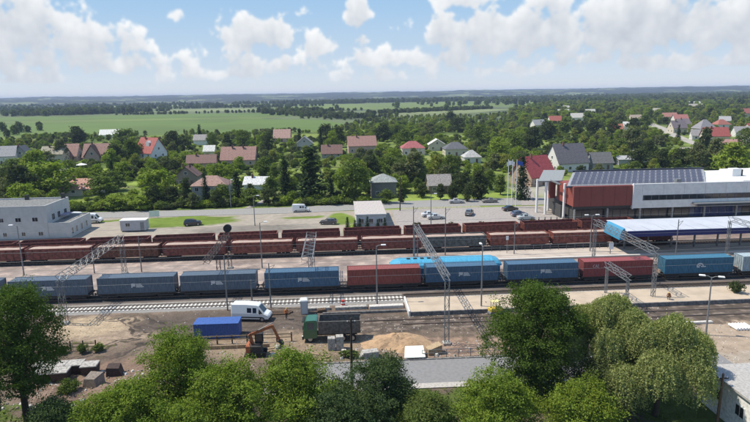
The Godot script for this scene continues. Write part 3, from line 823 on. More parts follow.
# ---------------------------------------------------------------- houses
func house(desc: String, label: String, x: float, z: float, w: float, d: float, eave: float, ridge: float, kind: String, turn: float, wall: Color, roof: Color, chimneys := 1, far := false, called := "house"):
	var t := thing(called, label, "house" if called == "house" else called.replace("_", " "), Vector3(x, 0, z - d * 0.5), turn)
	houses.append([x, z, w, ridge, desc])
	var wm := mat(wall.r, wall.g, wall.b, 0.85, M.soft, 5)
	var rm := mat(roof.r, roof.g, roof.b, 0.75, M.dirt, 3.5)
	var wb := MB.new(); var rb := MB.new()
	var hw := w * 0.5; var hd := d * 0.5
	wb.box(Vector3(0, eave * 0.5 - 0.15, 0), Vector3(w, eave + 0.3, d))
	var o := 0.45
	var k := 0.16
	if kind == "hip":
		var rl := maxf(0.3, hw - hd * 0.9)
		var e := eave - 0.05
		var A := Vector3(-hw - o, e, hd + o); var B := Vector3(hw + o, e, hd + o); var C := Vector3(hw + o, e, -hd - o); var D := Vector3(-hw - o, e, -hd - o)
		var P := Vector3(-rl, ridge, 0); var Q := Vector3(rl, ridge, 0)
		rb.quad(A, B, Q, P); rb.quad(C, D, P, Q); rb.tri(B, C, Q); rb.tri(D, A, P)
		rb.quad(D, C, B, A)
	else:
		var along := kind == "gable"
		var L := hw if along else hd
		var S := hd if along else hw
		# gable walls
		var poly := PackedVector2Array([Vector2(-S, eave + 0.01), Vector2(S, eave + 0.01), Vector2(0, ridge - 0.12)])
		var keep := wb.xf
		wb.xf = Transform3D(Basis(Vector3.UP, PI * 0.5) if along else Basis.IDENTITY, Vector3.ZERO)
		wb.prism(poly, -L + 0.001, L - 0.001)
		wb.xf = keep
		rb.xf = Transform3D(Basis(Vector3.UP, PI * 0.5) if along else Basis.IDENTITY, Vector3.ZERO)
		var sl := (ridge - eave) / S
		for s in [-1.0, 1.0]:
			rb.prism(PackedVector2Array([Vector2(s * (S + o), eave - o * sl), Vector2(s * 0.001, ridge), Vector2(s * 0.001, ridge + k), Vector2(s * (S + o), eave - o * sl + k)]), -L - o, L + o)
	part(t, "wall", wb, wm)
	var ro := part(t, "roof", rb, rm)
	for i in chimneys:
		var cb := MB.new()
		cb.box(Vector3(lerpf(-0.45, 0.35, i) * hw * 0.8, ridge + 0.25, 0.15 * hd), Vector3(0.6, 1.5, 0.6))
		part(ro, "chimney", cb, mat(0.2, 0.1, 0.08, 0.9, M.dirt, 1))
	if far: return t
	var fm: Material = M.cleanwhite
	var n := maxi(1, int(w / 3.2))
	for fl in int(maxf(1, eave / 2.6)):
		for i in n:
			if fl == 0 and i == n / 2 and n > 1:
				bx(t, "door", Vector3(-hw + (i + 0.5) * w / n, 1.0, hd + 0.03), Vector3(0.95, 2.0, 0.06), M.wood)
			else:
				window(t, Vector3(-hw + (i + 0.5) * w / n, minf(1.5 + fl * 2.7, eave - 0.7), hd + 0.03), 1.1, minf(1.2, eave * 0.45), "front", fm, M.glass)
		for s in ["left", "right"]:
			for zz in [-hd * 0.45, hd * 0.45]:
				window(t, Vector3((hw + 0.03) * (1 if s == "right" else -1), minf(1.5 + fl * 2.7, eave - 0.7), zz), 1.0, minf(1.2, eave * 0.45), s, fm, M.glass)
	if kind == "gable_front" and ridge - eave > 2.5:
		window(t, Vector3(0, eave + (ridge - eave) * 0.3, hd + 0.03), 1.0, 1.1, "front", fm, M.glass)
	if kind == "gable" and ridge - eave > 3.0:
		for s in ["left", "right"]:
			window(t, Vector3((hw + 0.03) * (1 if s == "right" else -1), eave + (ridge - eave) * 0.25, 0), 1.0, 1.1, s, fm, M.glass)
	return t
func build_village_houses():
	var cream := Color(0.55, 0.5, 0.4); var wht := Color(0.68, 0.67, 0.64); var grey := Color(0.36, 0.35, 0.33); var pinkw := Color(0.5, 0.36, 0.3)
	var pink := Color(0.36, 0.2, 0.165); var red := Color(0.42, 0.06, 0.06); var slate := Color(0.12, 0.125, 0.14); var gr := Color(0.33, 0.33, 0.34); var brown := Color(0.2, 0.11, 0.09); var salmon := Color(0.46, 0.24, 0.18)
	house("pale grey roofed house", "white house with pale grey gable roof at the left picture edge", -170, -300, 12.5, 9, 4.5, 9, "gable", 12, wht, gr)
	house("slate gabled house", "house with dark slate roof, gable towards the tracks, second from left edge", -163.5, -306, 8.4, 9, 3.8, 8.7, "gable_front", 10, grey, slate)
	house("cream house", "cream house with dull beige roof behind a grey-green tree", -146.5, -304, 11, 9, 4.6, 8.1, "gable", 0, cream, Color(0.3, 0.27, 0.2))
	house("narrow pink roofed house", "narrow house with steep dusky pink roof next to twin-gabled house", -141, -312, 7, 9, 2.8, 8.6, "gable", 0, pinkw, pink, 0)
	var ph: Node3D = house("twin gabled house", "house with dusky pink roof and dark brown front gable", -124, -302, 12.3, 9, 3, 9.2, "gable", 0, pinkw, pink)
	var gb := MB.new()
	for s in [-1.0, 1.0]:
		gb.prism(PackedVector2Array([Vector2(s * 4.2 - 1, 2.8), Vector2(-1 + s * 0.001, 8.8), Vector2(-1 + s * 0.001, 9.1), Vector2(s * 4.2 - 1, 3.15)]), 1.0, 6.0)
	part(ph, "gable_roof", gb, mat(0.13, 0.06, 0.05, 0.8, M.dirt, 3))
	var gf := MB.new()
	gf.prism(PackedVector2Array([Vector2(-4.6, -0.2), Vector2(2.6, -0.2), Vector2(2.6, 3.4), Vector2(-1, 8.6), Vector2(-4.6, 3.4)]), 1.5, 5.6)
	part(ph, "gable_wall", gf, mat(0.42, 0.3, 0.25, 0.85, M.soft, 4))
	window(ph, Vector3(-1, 4.6, 5.63), 1.2, 1.3, "front", M.cleanwhite, M.glass)
	house("salmon hipped house", "bungalow with wide salmon hipped roof among bushes near the road", -87.8, -197, 14, 10, 2.3, 5.3, "hip", 4, cream, salmon)
	house("white shed by the field", "bright white shed at the edge of the large field", -189.8, -492, 14.4, 10, 2.6, 6.5, "gable", 8, Color(0.75, 0.75, 0.72), Color(0.75, 0.75, 0.7), 0, true, "shed")
	var wr: Node3D = house("red roofed white house", "tall white house with bright red gable roof and white gable end", -93, -288, 11.5, 10, 5.8, 12.6, "gable", -32, Color(0.7, 0.7, 0.71), Color(0.36, 0.085, 0.07))
	var an := MB.new()
	an.box(Vector3(-3.5, 1.5, 7.2), Vector3(7.5, 3.0, 4.4))
	part(wr, "annex", an, mat(0.45, 0.45, 0.46, 0.8, M.soft, 4))
	bx(wr, "annex_roof", Vector3(-3.5, 3.1, 7.2), Vector3(8.1, 0.2, 5.0), mat(0.4, 0.4, 0.4, 0.8, M.dirt, 3))
	var dm := MB.new()
	dm.prism(PackedVector2Array([Vector2(0.4, 8.6), Vector2(2.6, 8.6), Vector2(2.6, 10.4), Vector2(1.5, 11.4), Vector2(0.4, 10.4)]), 0.6, 3.0)
	part(wr, "dormer", dm, mat(0.6, 0.6, 0.6, 0.8))
	house("stone cottage", "small brown stone cottage with two chimneys among shrubs", -56.1, -213.4, 7.9, 7, 3.7, 7, "gable_front", 0, Color(0.25, 0.2, 0.17), brown, 2)
	house("pink roofed house", "wide house with dusky pink roof and two dark chimneys", -47, -272, 15.8, 9, 3.2, 8.6, "gable", -3, pinkw, pink, 2)
	house("hipped brown house", "house with brown-pink hipped roof behind a thin conifer by the road", -39.9, -177.5, 10.8, 8, 5.3, 7.9, "hip", -4, grey, Color(0.33, 0.2, 0.165), 0)
	house("white garden shed", "low white-roofed shed in a garden near the dark conifers", -28.8, -200, 8.1, 5, 2.1, 4.3, "gable", -10, wht, Color(0.7, 0.7, 0.7), 1, true, "shed")
	house("yellow house", "small yellowish house with white roof behind shrubs", -69, -312, 5.5, 6, 3.7, 6.4, "gable", 0, Color(0.55, 0.5, 0.36), Color(0.65, 0.65, 0.62), 0)
	house("low brown house", "long low house with dark brown roof behind stone cottage", -63, -266, 12.7, 8, 2.6, 5.8, "gable", 5, pinkw, brown, 1)
	house("far white house", "small far white house near the green field", -93.7, -399, 8.5, 8, 3.4, 6.7, "gable", 0, wht, Color(0.3, 0.28, 0.27), 0, true)
	house("far pink house", "house with pale pink roof standing alone at the field edge", -39.6, -410, 11.4, 9, 3, 8.5, "gable", 0, pinkw, Color(0.48, 0.3, 0.25), 0)
	house("far grey house", "house with light grey roof behind the tall dark conifers", -20.3, -346, 9, 8, 4.1, 7.7, "gable_front", 0, Color(0.42, 0.42, 0.42), Color(0.3, 0.3, 0.32), 0)
	house("low brown roofed house", "low house with dark brown roof right of the conifers", -3.6, -298, 10.3, 8, 2.4, 6.4, "gable", 0, grey, brown, 1)
	house("pink dormer house", "house with pale pink roof and dormers by dark trees", 12.9, -320, 15.4, 10, 4.2, 9, "gable", 4, pinkw, pink, 1)
	house("red hipped house", "white house with bright red hipped roof and dark door", 39.2, -301, 11.8, 9, 3.9, 7.3, "hip", 0, Color(0.66, 0.55, 0.53), Color(0.38, 0.11, 0.115), 0)
	house("white roofed house", "pale house with white roof behind dark hipped roof", 56, -324, 9.3, 9, 3.4, 6.2, "gable_front", -5, cream, Color(0.66, 0.65, 0.62), 0)
	house("dark hipped house", "cream house with dark grey hipped roof", 60.6, -294, 11.5, 9, 3.6, 6.9, "hip", 0, cream, slate, 0)
	house("pale grey cottage", "small pale grey cottage right of the dark hipped roof", 61.6, -262, 7.6, 7, 2.8, 5.8, "hip", 0, wht, Color(0.45, 0.45, 0.44), 0)
	house("grey hipped house", "grey house with pale grey hipped roof behind the low white building", 13.8, -178, 7.9, 8, 5, 7.1, "hip", 0, Color(0.16, 0.16, 0.15), Color(0.3, 0.32, 0.31), 0)
	house("grey roofed hut", "brown hut with plain grey gable roof on a lawn", 32.4, -183, 7.2, 6, 2.9, 5.8, "gable", 0, Color(0.24, 0.19, 0.15), Color(0.33, 0.3, 0.28), 0)
	house("big red roofed house", "large house with raspberry red roof left of the station", 68.5, -194, 12, 10, 3.4, 9.7, "gable", 28, Color(0.42, 0.3, 0.22), Color(0.37, 0.065, 0.068), 1)
	house("big grey roofed house", "large house with dark grey roof and white gable behind the station", 93.6, -226, 13.4, 11, 3.8, 10.8, "gable", 10, wht, Color(0.13, 0.125, 0.14), 1)
	house("grey annex house", "smaller grey-roofed house beside the large grey roof", 108, -229, 8.5, 8, 3, 6.8, "gable", 0, grey, Color(0.14, 0.14, 0.14), 0)
	house("long grey hall", "long low pale hall behind the solar roof", 128, -243, 13, 7, 2.4, 3.6, "gable", 0, Color(0.5, 0.5, 0.5), Color(0.42, 0.42, 0.42), 0, true, "hall")
	house("violet roofed house", "house with violet-grey roof up the pale road on the right", 254, -417, 10.5, 9, 3.8, 9, "gable", 0, cream, Color(0.2, 0.165, 0.18), 1)
	house("grey hipped villa", "villa with light grey hipped roof right of violet roof", 262, -396, 12, 11, 4.3, 10.5, "hip", 0, cream, Color(0.26, 0.25, 0.27), 0)
	house("grey slanted house", "house with grey roof just below the villa, beside pale road", 232, -356, 9.5, 8, 2.8, 6.3, "gable", -20, wht, Color(0.28, 0.27, 0.27), 0)
	house("red villa", "villa with bright red cross roof near the right edge", 228, -334, 13.5, 9, 4.2, 9, "gable", -12, cream, Color(0.34, 0.085, 0.075), 1)
	house("red edge house", "house with orange-red roof cut by the right edge", 243, -321, 11, 9, 4, 8.6, "gable", 8, wht, Color(0.42, 0.13, 0.09), 0)
	house("pink low house", "low white house with pinkish roof below the red villa", 212, -298, 10.5, 7, 2.4, 4.8, "gable", -8, wht, Color(0.45, 0.25, 0.22), 0)
	house("far grey barn", "far barn with pale grey roof right of the villa", 356, -512, 9, 9, 3, 6.8, "gable", -25, grey, Color(0.4, 0.4, 0.4), 0, true, "barn")
	house("far pinkish house", "far house with brick pink roof by the end of the pale road", 353, -598, 15, 9, 3.6, 7.5, "gable", 0, cream, Color(0.42, 0.2, 0.16), 0, true)
	house("white far house", "white-roofed house left of the large round tree on the right", 239, -459, 11, 8, 3.2, 6.5, "gable", -15, wht, Color(0.6, 0.6, 0.58), 0, true)
	house("tiny white house", "tiny white house among far woods, leftmost of the distant ones", 372, -930, 10, 9, 4, 8.5, "gable", 0, wht, Color(0.6, 0.58, 0.55), 0, true)
	house("far long shed", "far long white shed roof in the woods right of centre", 315, -792, 20, 9, 3, 7, "gable", 0, wht, Color(0.62, 0.62, 0.6), 0, true, "shed")
	house("far pale shed", "far pale shed roof right of the long white shed", 345, -777, 13.6, 9, 3, 7, "gable", 5, wht, Color(0.58, 0.58, 0.52), 0, true, "shed")
	house("far long white hall", "far long white hall near the upper right tree line", 681, -1076, 22, 10, 4, 8.5, "gable", 0, wht, Color(0.62, 0.62, 0.6), 0, true, "hall")
	house("far cream house", "far cream house at the upper bend of the pale road", 427, -752, 14, 9, 3.5, 7.5, "gable", 0, cream, Color(0.55, 0.5, 0.42), 0, true)
	house("orange roofed cottage", "small cottage with orange roof left of the violet roof", 214, -432, 9, 8, 3, 6.5, "gable", -10, wht, Color(0.42, 0.16, 0.1), 1, true)
	house("second violet roof", "house with dull violet roof farther up beyond the violet one", 290, -470, 11, 9, 3.4, 7.5, "gable", 10, cream, Color(0.24, 0.19, 0.2), 1, true)
	house("brick roofed house", "house with brick red roof beyond the grey villa", 312, -452, 11, 9, 3.4, 7.4, "hip", 0, wht, Color(0.36, 0.13, 0.1), 0, true)
	house("white walled cottage", "white walled cottage with grey roof above the red villa", 272, -372, 10, 8, 3.2, 6.6, "gable", -14, wht, Color(0.3, 0.29, 0.3), 0, true)
	house("red edge cottage", "small red-roofed cottage at the right edge, farther off", 300, -400, 10, 8, 3.2, 7, "gable", 12, cream, Color(0.4, 0.09, 0.07), 0, true)
	house("rose roofed house", "house with rose red roof farthest up the pale road", 330, -540, 13, 9, 3.6, 8, "gable", -6, wht, Color(0.42, 0.17, 0.15), 0, true)
	house("tan roofed house", "house with tan roof left of the rose red roof", 296, -560, 12, 9, 3.4, 7.6, "gable", 4, cream, Color(0.45, 0.36, 0.28), 0, true)
	house("far red cottage", "far red cottage roof in the woods above the station", 214, -560, 12, 9, 3.4, 8.0, "gable", 0, wht, Color(0.4, 0.12, 0.09), 0, true)
	house("far grey cottage", "far grey cottage roof in the woods above the station", 176, -500, 11, 8, 3.4, 7.6, "gable", 15, wht, Color(0.36, 0.36, 0.36), 0, true)
	house("far pale barn", "far pale barn roof between wood and pale road", 262, -620, 16, 9, 3.6, 8.0, "gable", 0, wht, Color(0.58, 0.55, 0.5), 0, true, "barn")
	house("far edge house", "far house with dark red roof near the right edge skyline", 470, -640, 14, 10, 4, 9, "gable", 0, cream, Color(0.34, 0.12, 0.1), 0, true)
	house("far beige hall", "far beige hall below the skyline at the right", 560, -880, 22, 10, 4, 9, "gable", 0, cream, Color(0.5, 0.45, 0.38), 0, true, "hall")
	# garden parasols
	for i in 2:
		var p := thing("garden_parasol", ["white garden parasol before the twin gabled house", "white garden parasol nearer the bushes, below the other one"][i], "parasol", Vector3(-118 + i * 0.5, 0, -272 + i * 18))
		var pb := MB.new()
		pb.tube([Vector3.ZERO, Vector3(0, 2.5, 0)], [0.05, 0.05], 6)
		part(p, "pole", pb, M.white)
		var cb := MB.new()
		for k in 8:
			cb.tri(Vector3(cos(TAU * k / 8) * 2.4, 2.3, sin(TAU * k / 8) * 2.4), Vector3(0, 3.1, 0), Vector3(cos(TAU * (k + 1) / 8) * 2.4, 2.3, sin(TAU * (k + 1) / 8) * 2.4))
		var cm := mat(0.8, 0.8, 0.78, 0.8)
		cm.cull_mode = BaseMaterial3D.CULL_DISABLED
		part(p, "canopy", cb, cm)

# ---------------------------------------------------------------- trains
func bogie(t: Node, x: float):
	var b := MB.new()
	b.box(Vector3(x, 0.62, 0.95), Vector3(2.5, 0.28, 0.16)); b.box(Vector3(x, 0.62, -0.95), Vector3(2.5, 0.28, 0.16))
	b.box(Vector3(x, 0.7, 0), Vector3(0.5, 0.3, 1.8))
	var o := part(t, "bogie", b, M.darksteel)
	for dx in [-0.9, 0.9]:
		for s in [-0.76, 0.76]:
			var w := MB.new()
			w.tube([Vector3(x + dx, 0.7, s - 0.065), Vector3(x + dx, 0.7, s + 0.065)], [0.45, 0.45], 14)
			part(o, "wheel", w, M.rustdark)
func couplers(t: Node, l: float):
	for e in [-1, 1]:
		for s in [-0.87, 0.87]:
			var b := MB.new()
			b.tube([Vector3(e * l, 1.05, s), Vector3(e * (l + 0.42), 1.05, s)], [0.1, 0.1], 8)
			b.tube([Vector3(e * (l + 0.42), 1.05, s), Vector3(e * (l + 0.48), 1.05, s)], [0.22, 0.22], 10)
			part(t, "buffer", b, M.darksteel)
func gondola(label: String, paint: Material, cargo: Material, group: String) -> Node3D:
	var t := thing("gondola_wagon", label, "wagon", Vector3.ZERO, 0, group)
	var b := MB.new()
	var hl := 6.15; var hw := 1.42
	for s in [-1, 1]:
		b.box(Vector3(0, 2.15, s * hw), Vector3(hl * 2, 2.0, 0.06))
		b.box(Vector3(s * hl, 2.15, 0), Vector3(0.06, 2.0, hw * 2 - 0.07))
		b.box(Vector3(0, 3.17, s * hw), Vector3(hl * 2 + 0.12, 0.12, 0.14))
		b.box(Vector3(s * hl, 3.17, 0), Vector3(0.14, 0.11, hw * 2 - 0.15))
		b.box(Vector3(0, 1.16, s * (hw + 0.02)), Vector3(hl * 2, 0.16, 0.12))
		for i in 10:
			b.box(Vector3(-hl + 0.05 + i * (hl * 2 - 0.1) / 9.0, 2.17, s * (hw + 0.07)), Vector3(0.13, 1.86, 0.09))
		for i in 3:
			b.box(Vector3(s * (hl + 0.07), 2.17, -0.95 + i * 0.95), Vector3(0.09, 1.86, 0.13))
	b.box(Vector3(0, 1.1, 0), Vector3(hl * 2 - 0.1, 0.1, hw * 2 - 0.1))
	part(t, "body", b, paint)
	var f := MB.new()
	for s in [-0.5, 0.5]: f.box(Vector3(0, 0.9, s), Vector3(hl * 2 - 0.2, 0.3, 0.12))
	part(t, "underframe", f, M.darksteel)
	var lad := MB.new()
	for i in 4: lad.box(Vector3(-hl + 0.5, 1.3 + i * 0.45, hw + 0.14), Vector3(0.5, 0.04, 0.04))
	part(t, "ladder", lad, M.galv)
	if cargo:
		var l := MB.new()
		var nx := 14; var nz := 4
		var r := RandomNumberGenerator.new(); r.seed = 5
		var hh := []
		for i in nx + 1:
			var row := []
			for j in nz + 1:
				row.append(2.98 + (0.0 if (j == 0 or j == nz or i == 0 or i == nx) else 0.13 + r.randf_range(0, 0.12)))
			hh.append(row)
		for i in nx:
			for j in nz:
				var q := []
				for d in [[0, 1], [1, 1], [1, 0], [0, 0]]:
					q.append(Vector3(-hl + 0.05 + (hl * 2 - 0.1) * (i + d[0]) / nx, hh[i + d[0]][j + d[1]], -hw + 0.05 + (hw * 2 - 0.1) * (j + d[1]) / nz))
				l.quad(q[0], q[1], q[2], q[3])
		part(t, "gravel_load", l, cargo)
	bogie(t, -4.3); bogie(t, 4.3); couplers(t, hl)
	return t
func flat_wagon(label: String) -> Node3D:
	var t := thing("flat_wagon", label, "wagon", Vector3.ZERO, 0, "flat wagons of the container train")
	var b := MB.new()
	for s in [-1, 1]:
		b.box(Vector3(0, 1.02, s * 1.05), Vector3(12.4, 0.3, 0.16))
		b.prism(PackedVector2Array([Vector2(-3.6, 0.88), Vector2(-2.4, 0.55), Vector2(2.4, 0.55), Vector2(3.6, 0.88)]), s * 1.05 - 0.06, s * 1.05 + 0.06)
		b.box(Vector3(s * 6.15, 1.02, 0), Vector3(0.16, 0.3, 2.0))
	for i in 7: b.box(Vector3(-5.2 + i * 1.73, 1.05, 0), Vector3(0.14, 0.2, 1.9))
	part(t, "frame", b, M.darksteel)
	var pan := MB.new()
	pan.box(Vector3(-6.45, 1.35, 0), Vector3(0.1, 0.8, 1.6))
	part(t, "end_board", pan, mat(0.36, 0.27, 0.22, 0.8, M.dirt, 2))
	bogie(t, -4.4); bogie(t, 4.4); couplers(t, 6.25)
	return t
func container(label: String, paint: Material, mark: int, eshift := 0.0) -> Node3D:
	# forty-foot box with corrugated sides and roof, door leaves at the left end
	var t := thing("shipping_container", label, "container", Vector3.ZERO, 0, "containers on the train")
	var hl := 6.06; var hw := 1.2; var y0 := 0.0; var y1 := 2.6
	var b := MB.new()
	var rf := MB.new()
	var n := 40
	for s in [-1.0, 1.0]:
		var pz := []
		for i in n:
			var x := -hl + 0.16 + (hl * 2 - 0.32) * i / n
			var w := (hl * 2 - 0.32) / n
			pz.append(Vector2(x, 0)); pz.append(Vector2(x + w * 0.35, 0)); pz.append(Vector2(x + w * 0.5, -0.045)); pz.append(Vector2(x + w * 0.85, -0.045))
		pz.append(Vector2(hl - 0.16, 0))
		for i in pz.size() - 1:
			var a: Vector2 = pz[i]; var c: Vector2 = pz[i + 1]
			var za: float = s * (hw - 0.03 + a.y); var zc: float = s * (hw - 0.03 + c.y)
			if s > 0: b.quad(Vector3(a.x, 0.16, za), Vector3(c.x, 0.16, zc), Vector3(c.x, y1 - 0.1, zc), Vector3(a.x, y1 - 0.1, za))
			else: b.quad(Vector3(c.x, 0.16, zc), Vector3(a.x, 0.16, za), Vector3(a.x, y1 - 0.1, za), Vector3(c.x, y1 - 0.1, zc))
			if s > 0: rf.quad(Vector3(a.x, y1 - 0.04 + a.y * 0.5, hw - 0.08), Vector3(c.x, y1 - 0.04 + c.y * 0.5, hw - 0.08), Vector3(c.x, y1 - 0.04 + c.y * 0.5, -hw + 0.08), Vector3(a.x, y1 - 0.04 + a.y * 0.5, -hw + 0.08))
		b.box(Vector3(0, 0.08, s * (hw - 0.06)), Vector3(hl * 2 - 0.3, 0.16, 0.12))
		rf.box(Vector3(0, y1 - 0.045, s * (hw - 0.05)), Vector3(hl * 2 - 0.3, 0.08, 0.1))
		for e in [-1.0, 1.0]:
			b.box(Vector3(e * (hl - 0.08), y1 * 0.5, s * (hw - 0.08)), Vector3(0.16, y1 - 0.01, 0.16))
	b.box(Vector3(0, 0.12, 0), Vector3(hl * 2 - 0.3, 0.1, hw * 2 - 0.3))
	b.box(Vector3(hl - 0.1, y1 * 0.5, 0), Vector3(0.08, y1 - 0.1, hw * 2 - 0.3))
	part(t, "shell", b, paint)
	part(t, "roof", rf, paint)
	for s in [-1, 1]:
		var d := MB.new()
		d.box(Vector3(-hl + 0.08, y1 * 0.5, s * 0.53), Vector3(0.07, y1 - 0.22, 1.03))
		var door := part(t, "door", d, paint)
		for k in [0.25, 0.75]:
			var rb := MB.new()
			rb.tube([Vector3(-hl + 0.01, 0.15, s * k), Vector3(-hl + 0.01, y1 - 0.15, s * k)], [0.025, 0.025], 6)
			part(door, "locking_bar", rb, M.galv)
	if mark > 0:
		var l := MB.new()
		var z := hw - 0.012
		var wt := func(x: float, y: float, w: float, h: float): l.box(Vector3(x, y, z), Vector3(w, h, 0.012))
		if mark == 1:
			# square emblem with three short lines of lettering
			wt.call(-1.35, 1.62, 0.95, 0.16); wt.call(-1.35, 1.4, 0.95, 0.16); wt.call(-1.35, 1.18, 0.95, 0.16); wt.call(-1.7, 0.96, 0.25, 0.2)
			for k in 3: wt.call(-0.1 + k * 0.12, 1.56 - k * 0.28, 1.2 + k * 0.26, 0.17)
		elif mark == 2:
			# round swirl emblem with a line of lettering
			for k in 9:
				var an := PI * k / 8.0
				wt.call(-0.35 + cos(an) * 0.75, 1.3 + sin(an) * 0.5, 0.3, 0.24)
			wt.call(-0.8, 1.05, 0.7, 0.24); wt.call(0.55, 1.12, 1.3, 0.2); wt.call(-0.5, 1.4, 0.6, 0.18)
		var lm := mat(0.62, 0.62, 0.62, 0.6) if mark < 3 else mat(0.6, 0.5, 0.48, 0.6)
		if mark == 3:
			# lettering on the red boxes
			var tm := TextMesh.new()
			var sf := SystemFont.new()
			sf.font_names = PackedStringArray(["Droid Sans"])
			tm.font = sf; tm.text = "CAI"; tm.font_size = 64; tm.pixel_size = 0.011; tm.depth = 0.02; tm.material = lm
			var o := inst(t, "lettering", tm)
			o.position = Vector3(-3.9, 1.8, hw - 0.012)
		else:
			var eo := part(t, "emblem", l, lm)
			eo.scale = Vector3(0.68, 0.8, 1); eo.position = Vector3(eshift, 0.2, 0)
	return t
func streaky(r: float, g: float, b: float, tex: Texture2D) -> StandardMaterial3D:
	# paint with weathering that runs down in streaks
	var m := mat(r, g, b, 0.55, tex, 3)
	m.uv1_scale = Vector3(0.55, 0.09, 0.3)
	return m
func build_trains():
	var r := tile("rusty", 0.025, 0.45, 1.25, 6, 81)
	var maroon := mat(0.19, 0.055, 0.04, 0.65, r, 5)
	var maroon2 := mat(0.25, 0.075, 0.05, 0.65, r, 6)
	var brown := mat(0.15, 0.06, 0.035, 0.7, r, 4)
	var greyp := mat(0.11, 0.12, 0.115, 0.7, r, 5)
	var pinkg := rel(mat(0.52, 0.39, 0.325, 0.95, tile("ballast", 0.12, 0.45, 1.25, 3, 61), 2.5), "bal", 0.12, 4)
	var nth := ["first", "second", "third", "fourth", "fifth", "sixth", "seventh", "eighth", "ninth", "tenth", "eleventh", "twelfth"]
	# nearer row, loaded
	var full := {}
	var cols := {"m": maroon, "n": maroon2, "b": brown, "g": greyp}
	var what := {"m": "maroon", "n": "rust red", "b": "brown", "g": "dark grey"}
	var seq := "mmmbmnmmgnnm"
	for i in 12:
		var ch := seq[i]
		var lab := "%s open wagon loaded with pinkish gravel, %s from left in near row" % [what[ch], nth[i]]
		var at := Vector3(-82.2 + i * 13.22, 0, -114.85)
		if not full.has(ch):
			full[ch] = gondola(lab, cols[ch], pinkg, "loaded gravel wagons")
			full[ch].position = at
		else:
			copy(full[ch], lab, at)
	# farther row, empty
	var empty := {}
	seq = "mmmmnmmmnmm"
	for i in 11:
		var ch := seq[i]
		var x := -73.3 + i * 13.36
		var lab := "empty %s open wagon, %s from left in the farthest row" % [what[ch], nth[i]]
		var at := Vector3(x, 0, -120.75 - (x + 48) * 0.0414)
		if not empty.has(ch):
			empty[ch] = gondola(lab, cols[ch], null, "empty wagons in the farthest row")
			empty[ch].position = at; empty[ch].rotation.y = deg_to_rad(2.37)
		else:
			copy(empty[ch], lab, at, 2.37)
	# container train
	var cb := tile("contdirt", 0.03, 0.62, 1.12, 6, 91)
	var navy := streaky(0.095, 0.135, 0.185, cb); var blue := streaky(0.06, 0.135, 0.225, cb); var teal := streaky(0.04, 0.16, 0.26, cb)
	var red := streaky(0.27, 0.065, 0.052, cb); var red2 := streaky(0.28, 0.06, 0.058, cb); var pale := streaky(0.36, 0.44, 0.48, cb)
	var list := [[-60.5, navy, 1, "navy blue container mostly hidden by the tree at the left edge"], [-46.9, navy, 1, "navy blue container partly hidden by the left tree"], [-33.15, navy, 1, "navy blue container with pale emblem, first one fully in view"], [-20.1, navy, 1, "navy blue container with pale emblem behind the lamp mast"],
		[-6.6, blue, 1, "blue container with pale emblem left of the salmon red container"], [6.9, red, 0, "red container with pinkish top left of the blue shelter"], [19.9, blue, 1, "blue container with white emblem right in front of the blue shelter"],
		[33.6, blue, 1, "blue container with white emblem above the big dark green tree"], [46.6, red2, 3, "red container with white lettering behind the small portal"], [60.8, teal, 2, "teal blue container with round white emblem"], [74.6, pale, 0, "pale grey-blue container cut by the right edge"], [88.0, navy, 0, "navy container beyond the pale one, outside right"]]
	var wg: Node3D = null
	for i in list.size():
		var l: Array = list[i]
		if i == 11: continue
		var c := container(l[3], l[1], l[2], [0.0, 0.3, 0.5, 0.1, 0.6, 0, 0.7, 0.9, 0, 0.4, 0][i])
		c.position = Vector3(l[0], 1.19, -92.05)
		var wl := "flat wagon below the %s, %s from left" % [["hidden navy container", "left navy container", "first whole navy container", "navy container by the mast", "blue container left of red", "pinkish red container", "blue container before the shelter", "blue container above the tree", "lettered red container", "teal container", "pale container"][i], nth[i]]
		if wg == null:
			wg = flat_wagon(wl); wg.position = Vector3(l[0], 0, -92.2)
		else:
			copy(wg, wl, Vector3(l[0], 0, -92.2))

